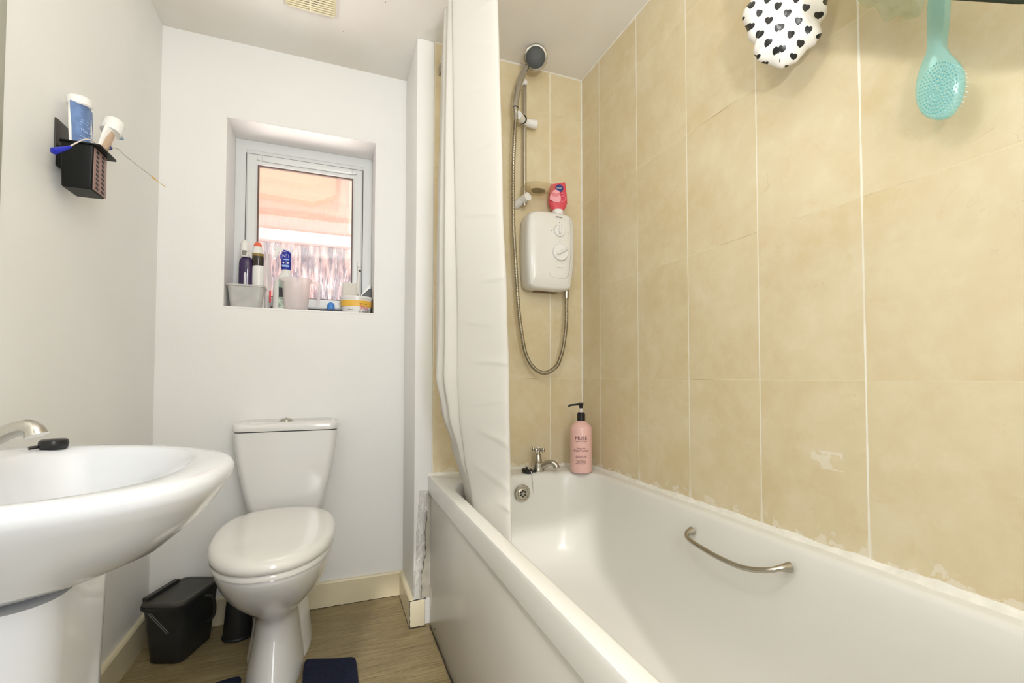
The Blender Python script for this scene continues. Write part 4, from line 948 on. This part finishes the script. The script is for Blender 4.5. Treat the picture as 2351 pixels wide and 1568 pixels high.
obj('blue_neck_guard', box(-.212, -.202, 2.124, 2.146, 1.419, 1.440, bev=.003), mat('bright_blue_guard', (.05, .06, .45), .3), sp)
lb = obj('side_label', loft(bmesh.new(), [[Vector((-.214, 2.108, z)) , Vector((-.192, 2.1075, z)), Vector((-.192, 2.1095, z)), Vector((-.214, 2.110, z))] for z in (1.215, 1.328)]), mat('green_white_label', (.55, .68, .56), .4, noise_amt=.6, noise_scale=50), sp, smooth=False)
obj('label_dark_patch', box(-.2125, -.196, 2.1062, 2.1074, 1.258, 1.297), m_ink, lb, smooth=False)
# jug
jg = thing('measuring_jug', 'frosted plastic measuring jug with handle at the sill middle', 'jug', (-.148, 2.085, SZ))
def ring(cx, cy, r, z, n=48, spout=0): return [Vector((cx+(r+spout*math.exp(-((math.atan2(math.sin(2*PI*k/n-PI), math.cos(2*PI*k/n-PI)))/.28)**2))*math.cos(2*PI*k/n), cy+r*math.sin(2*PI*k/n), z)) for k in range(n)]
jc = (-.147, 2.100)
obj('jug_body', loft(bmesh.new(), [ring(*jc, .044, SZ+.001), ring(*jc, .0455, SZ+.006), ring(*jc, .054, 1.31), ring(*jc, .0575, 1.330, spout=.008), ring(*jc, .0595, 1.3325, spout=.010), ring(*jc, .0565, 1.333, spout=.009), ring(*jc, .0525, 1.31), ring(*jc, .044, SZ+.008)]), m_jug, jg)
obj('jug_handle', tube(bmesh.new(), bezier([(-.093, 2.100, 1.326), (-.075, 2.100, 1.327), (-.062, 2.100, 1.318), (-.0585, 2.100, 1.300), (-.0600, 2.100, 1.27), (-.0625, 2.100, 1.240), (-.064, 2.100, 1.230)], 30), .0075, 12, flat=.7), m_jug, jg)
# blue scourer
bs = thing('scrubbing_pad', 'grey scrubbing pad with a light blue knob on the sill', 'scrubber', (-.010, 2.10, SZ))
obj('pad', pillow(ell(0, 0, .045, .030, 48), (-.011, 2.095, SZ+.0065), (1, 0, 0), (0, 1, 0), (0, 0, 1), .007, .006, power=.35, wr=.003, wsc=90), mat('grey_blue_mesh', (.16, .20, .28), .8, bump=1, bump_scale=250, noise_amt=.6, noise_scale=200), bs)
obj('knob', lathe(bmesh.new(), [(0, 0), (.015, 0), (.0155, .008), (.0150, .022), (.011, .030), (.004, .034), (0, .0345)], (-.012, 2.097, SZ+.010), (0, 0, 1), 28), m_blue, bs)
# yellow banded tub
yt = thing('yellow_banded_tub', 'white plastic tub with yellow band and red lettering on the sill', 'tub', (.090, 2.11, SZ))
yc = (.091, 2.120)
def yr(r, z, n=56): return [Vector((yc[0]+r*math.cos(2*PI*k/n), yc[1]+r*.78*math.sin(2*PI*k/n), z)) for k in range(n)]
ybd = obj('tub_body', loft(bmesh.new(), [yr(.0560, SZ+.001), yr(.0575, SZ+.005), yr(.0645, 1.265), yr(.0680, 1.266), yr(.0690, 1.275), yr(.0660, 1.2765), yr(.0635, 1.265), yr(.054, SZ+.005)]), m_white, yt)
obj('yellow_band', loft(bmesh.new(), [yr(.0610, 1.232), yr(.0632, 1.2325), yr(.0652, 1.2575), yr(.0630, 1.258)]), m_yellow, ybd)
def cyl_text(s, size, z, x, rr): # lettering bent round the oval tub
    bm = text_bm(s, size, (x, 0, z), (1, 0, 0), (0, 0, 1), .0003)
    for v in bm.verts:
        X = v.co.x; rad = rr+(v.co.z-SZ)*.09; d = v.co.y; q = max(0, 1-((X-yc[0])/rad)**2); v.co.y = yc[1]-.78*rad*math.sqrt(q)-.0007+d
    return bm
bm = cyl_text('सेवल', .024, 1.2245, .128, .0590) if False else cyl_text('રેવલ', .022, 1.2260, .122, .0595)
obj('red_lettering', bm, m_redink, ybd, smooth=False)
bm = cyl_text('EXTRA CARE', .0052, 1.2425, .118, .0600); join(bm, cyl_text('ML 200', .0065, 1.219, .134, .0595)); join(bm, cyl_text('ક વારીધું', .0140, 1.2095, .122, .0590))
obj('front_lettering', cyl_text('CREAM JAR', .0050, 1.217, .064, .0595), m_ink, ybd, smooth=False)
obj('dark_lettering', bm, m_ink, ybd, smooth=False)
# white card box leaning behind
cbx = obj('card_box', box(.034, .101, 2.172, 2.195, SZ+.001, 1.350, bev=.006, seg=3), m_card); tag(cbx, 'plain white card box standing behind the yellow banded tub', 'box')
bbx = thing('black_sachet', 'black and white wedge-shaped packet leaning in the sill right corner', 'packet', (.14, 2.16, SZ))
bm = loft(bmesh.new(), [[Vector(p) for p in ((.1185, y, SZ+.001), (.158, y, SZ+.001), (.158, y, 1.325), (.150, y, 1.330), (.1145, y, 1.292))] for y in (2.172, 2.196)])
obj('packet_body', bm, m_black, bbx, smooth=False)
bm = loft(bmesh.new(), [[Vector(p) for p in ((.1125, y, 1.291), (.1150, y, 1.300), (.149, y, 1.345), (.1545, y, 1.347), (.1545, y, 1.330), (.147, y, 1.3265))] for y in (2.170, 2.196)])
obj('white_flap', bm, m_white, bbx, smooth=False)

# ------------------------------------------------------------------ wall caddy and its contents
cd = thing('toothbrush_caddy', 'black perforated plastic caddy stuck to the left wall', 'caddy', (XL, 1.38, 1.36))
cx0, cx1, cy0, cy1 = -.588, -.530, 1.343, 1.414
def cl_(z, t, r=.004): return rrect(cx0+t, cx1-t, cy0+t, cy1-t, r, z, 3)
bm = loft(bmesh.new(), [cl_(1.366, .003), cl_(1.369, .001), cl_(1.470, -.001), cl_(1.470, .0015), cl_(1.372, .004)])
cbd = obj('caddy_body', bm, m_caddy, cd, angle=40)
bm = loft(bmesh.new(), [rrect(cx0-.004, cx1+.016, cy0-.006, cy1+.014, .006, 1.4695, 3), rrect(cx0-.004, cx1+.016, cy0-.006, cy1+.014, .006, 1.4725, 3), rrect(cx0+.003, cx1-.003, cy0+.003, cy1-.003, .003, 1.4725, 3), rrect(cx0+.003, cx1-.003, cy0+.003, cy1-.003, .003, 1.4695, 3), rrect(cx0-.004, cx1+.016, cy0-.006, cy1+.014, .006, 1.4695, 3)], False, False)
obj('caddy_rim', bm, m_caddy, cd, smooth=False)
obj('back_plate', box(XL+.0002, XL+.004, 1.362, 1.420, 1.455, 1.531, bev=.001), m_bin2, cd)
obj('wall_spacer', box(XL+.003, cx0+.003, 1.365, 1.41, 1.42, 1.468, bev=.002), m_caddy, cd)
fp = obj('perforated_face', box(cx1-.0005, cx1+.0012, cy0+.004, cy1-.003, 1.368, 1.468, bev=.0003), m_caddyface, cd)
bm = bmesh.new()
for k in range(9):
    for c, y in enumerate((cy0+.021, cy0+.049)):
        z = 1.3755+k*.0107; w = .0135
        P = [Vector((cx1+.0012, y-w*.5, z-.0022)), Vector((cx1+.0012, y+w*.38, z-.0040)), Vector((cx1+.0012, y+w*.52, z+.0018)), Vector((cx1+.0012, y-w*.38, z+.0040))]
        loft(bm, [P, [p+Vector((.0005, 0, 0)) for p in P]])
obj('face_slots', bm, m_caddy, fp, smooth=False)
# toothpaste
tt = thing('toothpaste_tube', 'blue toothpaste tube standing cap up in the black wall caddy', 'tube', (-.568, 1.375, 1.40))
def flat_tube(c0, c1, wdir, ndir, prof, n=28):
    c0, c1, wdir, ndir = Vector(c0), Vector(c1), Vector(wdir).normalized(), Vector(ndir).normalized(); L = []
    for t, w, d in prof:
        c = c0.lerp(c1, t); L.append([c+wdir*(w*math.cos(2*PI*k/n))+ndir*(d*math.sin(2*PI*k/n)) for k in range(n)])
    return loft(bmesh.new(), L)
t0, t1 = Vector((-.565, 1.388, 1.395)), Vector((-.570, 1.372, 1.590)); wd = (.25, 1, 0); nd = (1, -.25, 0)
wd = (.42, 1, 0); nd = (1, -.42, 0)
ttb = obj('tube_body', flat_tube(t0, t1, wd, nd, [(0, .029, .0015), (.3, .029, .006), (.6, .029, .010), (.8, .027, .0125), (.90, .024, .014)]), m_tubewhite, tt)
def patch(c0, c1, a, b, off, wdir, ndir, w, th=.0022):
    c0, c1 = Vector(c0), Vector(c1); wv = Vector(wdir).normalized(); nv = Vector(ndir).normalized()
    L = []
    for t in [a+(b-a)*k/8 for k in range(9)]:
        c = c0.lerp(c1, t); d = off(t); L.append([c-wv*(w*.93)+nv*(d*.42), c-wv*w*.5+nv*(d*.95), c+nv*(d+.0010), c+wv*w*.4+nv*(d*.95), c+wv*w*.97+nv*d*.35, c+wv*w*.97+nv*d*.2, c-wv*w*.93+nv*d*.2])
    return loft(bmesh.new(), L)
dp = lambda t: .0030+.0130*t
tp_ = obj('blue_wrap', patch(t0, t1, .28, .90, dp, wd, nd, .0285), m_tooth, ttb)
bm = bmesh.new(); wv = Vector(wd).normalized(); nv = Vector(nd).normalized(); tl_ = (t1-t0).normalized()
for k, (t, a, b) in enumerate(((.45, -.016, .002), (.49, -.015, .010), (.53, -.012, .004), (.66, -.014, .012), (.69, -.012, .006), (.72, -.010, .010), (.56, .008, .020), (.60, .009, .020))):
    c = t0.lerp(t1, t); d = dp(t)+.0006
    Q = [c+wv*a+nv*(d*(1-(a/.0285)**2*.5)), c+wv*b+nv*(d*(1-(b/.0285)**2*.5))]; tube(bm, Q, .0009, 6)
join(bm, text_bm('Fluo', .010, t0.lerp(t1, .60)+wv*-.003+nv*(dp(.60)+.0012), wv, tl_))
obj('wrap_print', bm, m_toothlight, tp_, smooth=False)
obj('tube_cap', tube(bmesh.new(), [t0.lerp(t1, .895), t0.lerp(t1, .91), t0.lerp(t1, .985), t0.lerp(t1, 1.0)], lambda t: .0235 if .1 < t < .9 else .021, 28), m_white, tt)
# second tube
t2 = thing('white_capped_tube', 'beige and white squeezed tube with wide white cap in the caddy', 'tube', (-.545, 1.40, 1.40))
u0, u1 = Vector((-.552, 1.388, 1.40)), Vector((-.532, 1.452, 1.575)); w2 = (.15, 1, -.36); n2 = (1, -.3, -.1)
ub2 = obj('tube_body', flat_tube(u0, u1, w2, n2, [(0, .013, .0015), (.4, .018, .004), (.7, .0225, .006), (.88, .023, .010)]), m_tubewhite, t2)
obj('beige_print', patch(u0, u1, .38, .84, lambda t: .002+.0085*t, w2, n2, .0165), m_beige, ub2)
c = u0.lerp(u1, .60); wv2 = Vector(w2).normalized(); nv2 = Vector(n2).normalized()
obj('blue_drop_print', tube(bmesh.new(), [c+wv2*.010+nv2*.0072, c+wv2*.0125+nv2*.0072+Vector((0, 0, .006)), c+wv2*.013+nv2*.0072+Vector((0, 0, .011))], lambda t: .0012+.0030*math.sin(PI*t), 8), m_navy, ub2)
obj('tube_cap', tube(bmesh.new(), [u0.lerp(u1, .85), u0.lerp(u1, .87), u0.lerp(u1, 1.02), u0.lerp(u1, 1.04)], lambda t: .0225 if .1 < t < .9 else .0205, 28), m_white, t2)
# toothbrush
tbr = thing('toothbrush', 'white toothbrush with pale blue bristle tips behind the beige tube', 'toothbrush', (-.55, 1.42, 1.38))
hp2 = bezier([(-.560, 1.395, 1.385), (-.552, 1.42, 1.46), (-.543, 1.455, 1.53), (-.538, 1.478, 1.566), (-.536, 1.490, 1.585)], 24)
obj('brush_handle', tube(bmesh.new(), hp2, lambda t: .0042-.0012*t+(.0022 if t > .86 else 0), 12), m_white, tbr)
obj('bristles', loft(bmesh.new(), [[Vector((-.537+.006*a, 1.486+.009*b, 1.578+.012*b*0))+Vector((0, .017*s, -.010*s+.010*b*0)) for a, b in ((-1, -.6), (1, -.6), (1, .6), (-1, .6))] for s in (0, .5, 1)]), mat('white_bristles', (.72, .78, .82), .6), tbr, smooth=False)
obj('bristle_tips', loft(bmesh.new(), [[Vector((-.537+.0061*a, 1.486+.0092*b+.017*s, 1.578-.010*s)) for a, b in ((-1, -.6), (1, -.6), (1, .6), (-1, .6))] for s in (1.0, 1.35)]), mat('pale_blue_bristles', (.45, .58, .75), .6), tbr, smooth=False)
# blue-handled interdental pick hanging over the rim to the left
fk = thing('blue_dental_pick', 'dental pick with royal blue end lying across the caddy rim', 'dental pick', (-.545, 1.32, 1.46))
obj('pick_stem', tube(bmesh.new(), bezier([(-.538, 1.405, 1.474), (-.536, 1.365, 1.486), (-.545, 1.345, 1.4820), (-.552, 1.310, 1.452), (-.556, 1.298, 1.438)], 16), .0016, 8), mat('pale_stem', (.68, .6, .56), .4), fk)
obj('blue_grip', tube(bmesh.new(), bezier([(-.554, 1.303, 1.443), (-.561, 1.292, 1.432), (-.570, 1.281, 1.421), (-.574, 1.276, 1.416)], 12), lambda t: (.0030+.0045*min(1, t*1.4))*(1 if t < .88 else .6), 14), mat('royal_blue_plastic', (.01, .02, .42), .3), fk)
# long flexible wire with yellow end
lw = thing('flexible_pick', 'long thin bent wire with a yellow end sticking out of the caddy', 'dental pick', (-.54, 1.42, 1.47))
obj('wire', tube(bmesh.new(), bezier([(-.536, 1.400, 1.440), (-.533, 1.412, 1.485), (-.531, 1.430, 1.503), (-.530, 1.455, 1.516), (-.530, 1.482, 1.5235), (-.530, 1.515, 1.5240), (-.530, 1.60, 1.534), (-.530, 1.71, 1.5475)], 40), .0008, 6), m_wire, lw)
obj('yellow_tip', tube(bmesh.new(), [(-.530, 1.705, 1.5468), (-.530, 1.73, 1.5495), (-.530, 1.765, 1.553), (-.530, 1.835, 1.562)], lambda t: .0010+.0022*math.sin(PI*min(1, t*1.6))if t < .62 else .0010, 8), m_yel2, lw)

# ------------------------------------------------------------------ things hanging on the right wall
sc = thing('heart_pouch', 'white drawstring pouch printed with black hearts hanging by the tiles', 'pouch', (.93, .73, 1.7))
PO = [(-0.0592, 1.8564), (-0.0562, 1.8144), (-0.0531, 1.7827), (-0.0684, 1.7587), (-0.067, 1.7277), (-0.0594, 1.6995), (-0.0493, 1.6756), (-0.0478, 1.652), (-0.0369, 1.6342), (-0.0159, 1.6189), (0.0031, 1.6055), (0.021, 1.6079), (0.0347, 1.6108), (0.0476, 1.6271), (0.0618, 1.6342), (0.0743, 1.6456), (0.0763, 1.6712), (0.0826, 1.6893), (0.0913, 1.7101), (0.0887, 1.7365), (0.087, 1.7702), (0.0792, 1.8116), (0.04, 1.90), (0.02, 1.98), (-0.02, 1.98), (-0.035, 1.90)]
ho_ = smooth_outline(PO, 180); PC = Vector((.905, .713, 0)); PE = Vector((.62, -.785, 0)).normalized(); PN = Vector((-.785, -.62, 0)).normalized()
ho = [(a*(1+.035*math.sin(k*2*PI/180*17+math.sin(k*.13))), b) for k, (a, b) in enumerate(ho_)]
bm = pillow(ho, PC, PE, (0, 0, 1), PN, .042, .030, 16, .5, .010, 26, cen=(.008, 1.73))
lay = bm.loops.layers.uv.new('uv')
for f in bm.faces:
    for l in f.loops:
        p = l.vert.co-PC; dd = p.dot(PN)-.042; a = p.dot(PE); b = p.z+.62*dd; q = .004*noise.noise(l.vert.co*16)
        l[lay].uv = ((a-.35*dd*(-1 if a < 0 else 1)*-1+q)/.0315, (b+q)/.0240)
obj('pouch_body', bm, m_heart, sc, angle=180)
obj('drawstring', tube(bmesh.new(), bezier([(.905, .713, 1.97), (.945, .72, 2.08), (1.011, .74, 2.17)], 10), .003, 8), m_tubewhite, sc)

bk = thing('back_brush', 'translucent aqua plastic bath brush hanging bristles to the tiles', 'brush', (.93, .45, 1.45))
OT = [(.4455, 1.800), (.4472, 1.70), (.449, 1.60), (.4585, 1.568), (.4605, 1.53), (.4610, 1.500), (.4635, 1.480), (.4720, 1.464), (.4795, 1.435), (.4790, 1.405), (.4705, 1.379), (.452, 1.361), (.4345, 1.3605), (.4215, 1.379), (.4165, 1.408), (.4205, 1.436), (.4330, 1.463), (.4395, 1.481), (.4375, 1.50), (.4345, 1.53), (.4320, 1.568), (.430, 1.60), (.4295, 1.70), (.431, 1.80)]
ot = smooth_outline([(-a, b) for a, b in OT], 140)
def bring(s, x, lo=1e9):
    out = []
    for a, b in ot:
        # inset about the local centre line
        ca = -.4475 if b < 1.47 else -.4475; k = s
        out.append(Vector((x, -(ca+(a-ca)*k), (1.412+(b-1.412)*k) if b < 1.47 else b-(1-k)*.0)))
    return out
bm = loft(bmesh.new(), [bring(.90, .9330), bring(.97, .9345), bring(1.0, .938), bring(1.0, .944), bring(.97, .948), bring(.90, .949)])
bkb = obj('brush_body', bm, m_aqua, bk, angle=60)
bm = bmesh.new()
for ri, (ra, rb, n) in enumerate(((.0255, .041, 40), (.0215, .035, 34), (.0175, .0285, 28), (.0135, .022, 22), (.0095, .0155, 16), (.0050, .0085, 9))):
    for k in range(n):
        a = 2*PI*k/n; lathe(bm, [(0, 0), (.0011, 0), (.0011, .0005), (0, .0005)], (.9328, .4475+ra*math.cos(a), 1.411+rb*math.sin(a)), (-1, 0, 0), 6)
o = obj('bristle_seats', bm, mat('dark_teal_dots', (.10, .36, .38), .4), bkb, smooth=False); o['kind'] = 'stuff'
bm = bmesh.new(); bc = (.4475, 1.411)
for ri, (ra, rb, n) in enumerate(((.026, .042, 34), (.0215, .036, 30), (.017, .029, 24), (.0125, .022, 18), (.008, .015, 12), (.0035, .007, 6))):
    for k in range(n):
        a = 2*PI*k/n; p = Vector((.9485, bc[0]+ra*math.cos(a), bc[1]+rb*math.sin(a)))
        tube(bm, [p, p+Vector((.014, (ra*math.cos(a))*.05, 0))], .0009, 5)
o = obj('bristles', bm, m_bristle, bkb); o['kind'] = 'stuff'

# crumpled clear film bag behind the brush handle
fo = smooth_outline([(-.62, 1.80), (-.605, 1.72), (-.592, 1.690), (-.575, 1.655), (-.555, 1.640), (-.540, 1.600), (-.520, 1.598), (-.505, 1.580), (-.484, 1.573), (-.474, 1.61), (-.466, 1.66), (-.46, 1.80), (-.54, 1.84)], 80)
o = obj('clear_plastic_bag', pillow(fo, (.965, 0, 0), (0, -1, 0), (0, 0, 1), (-1, 0, 0), .016, .012, 10, .5, .012, 38), m_film, angle=25)
tag(o, 'crumpled clear plastic bag hanging between the heart pouch and aqua brush', 'bag')
# dark cloth of unknown kind at the very top right corner
dk = smooth_outline([(.918*a_, .93+(b_-.93)*.918) for a_, b_ in [(-.66, 1.83), (-.64, 1.77), (-.622, 1.700), (-.58, 1.664), (-.52, 1.615), (-.45, 1.560), (-.38, 1.500), (-.33, 1.459), (-.27, 1.43), (-.20, 1.43), (-.19, 1.50), (-.27, 1.56), (-.36, 1.64), (-.46, 1.71), (-.56, 1.79), (-.63, 1.85)]], 80)
o = obj('dark_item', pillow(dk, (.84, 0, 0), (0, -1, 0), (0, 0, 1), (-1, 0, 0), .010, .008, 8, .5, .002, 20), m_rack)
dk_cord = tube(bmesh.new(), bezier([(.84, .585, 1.74), (.90, .60, 1.86), (1.012, .62, 1.95)], 12), .003, 8)
obj('hanging_cord', dk_cord, m_rack, o)
tag(o, 'dark green cloth hanging into the top right corner above the aqua brush', 'item')
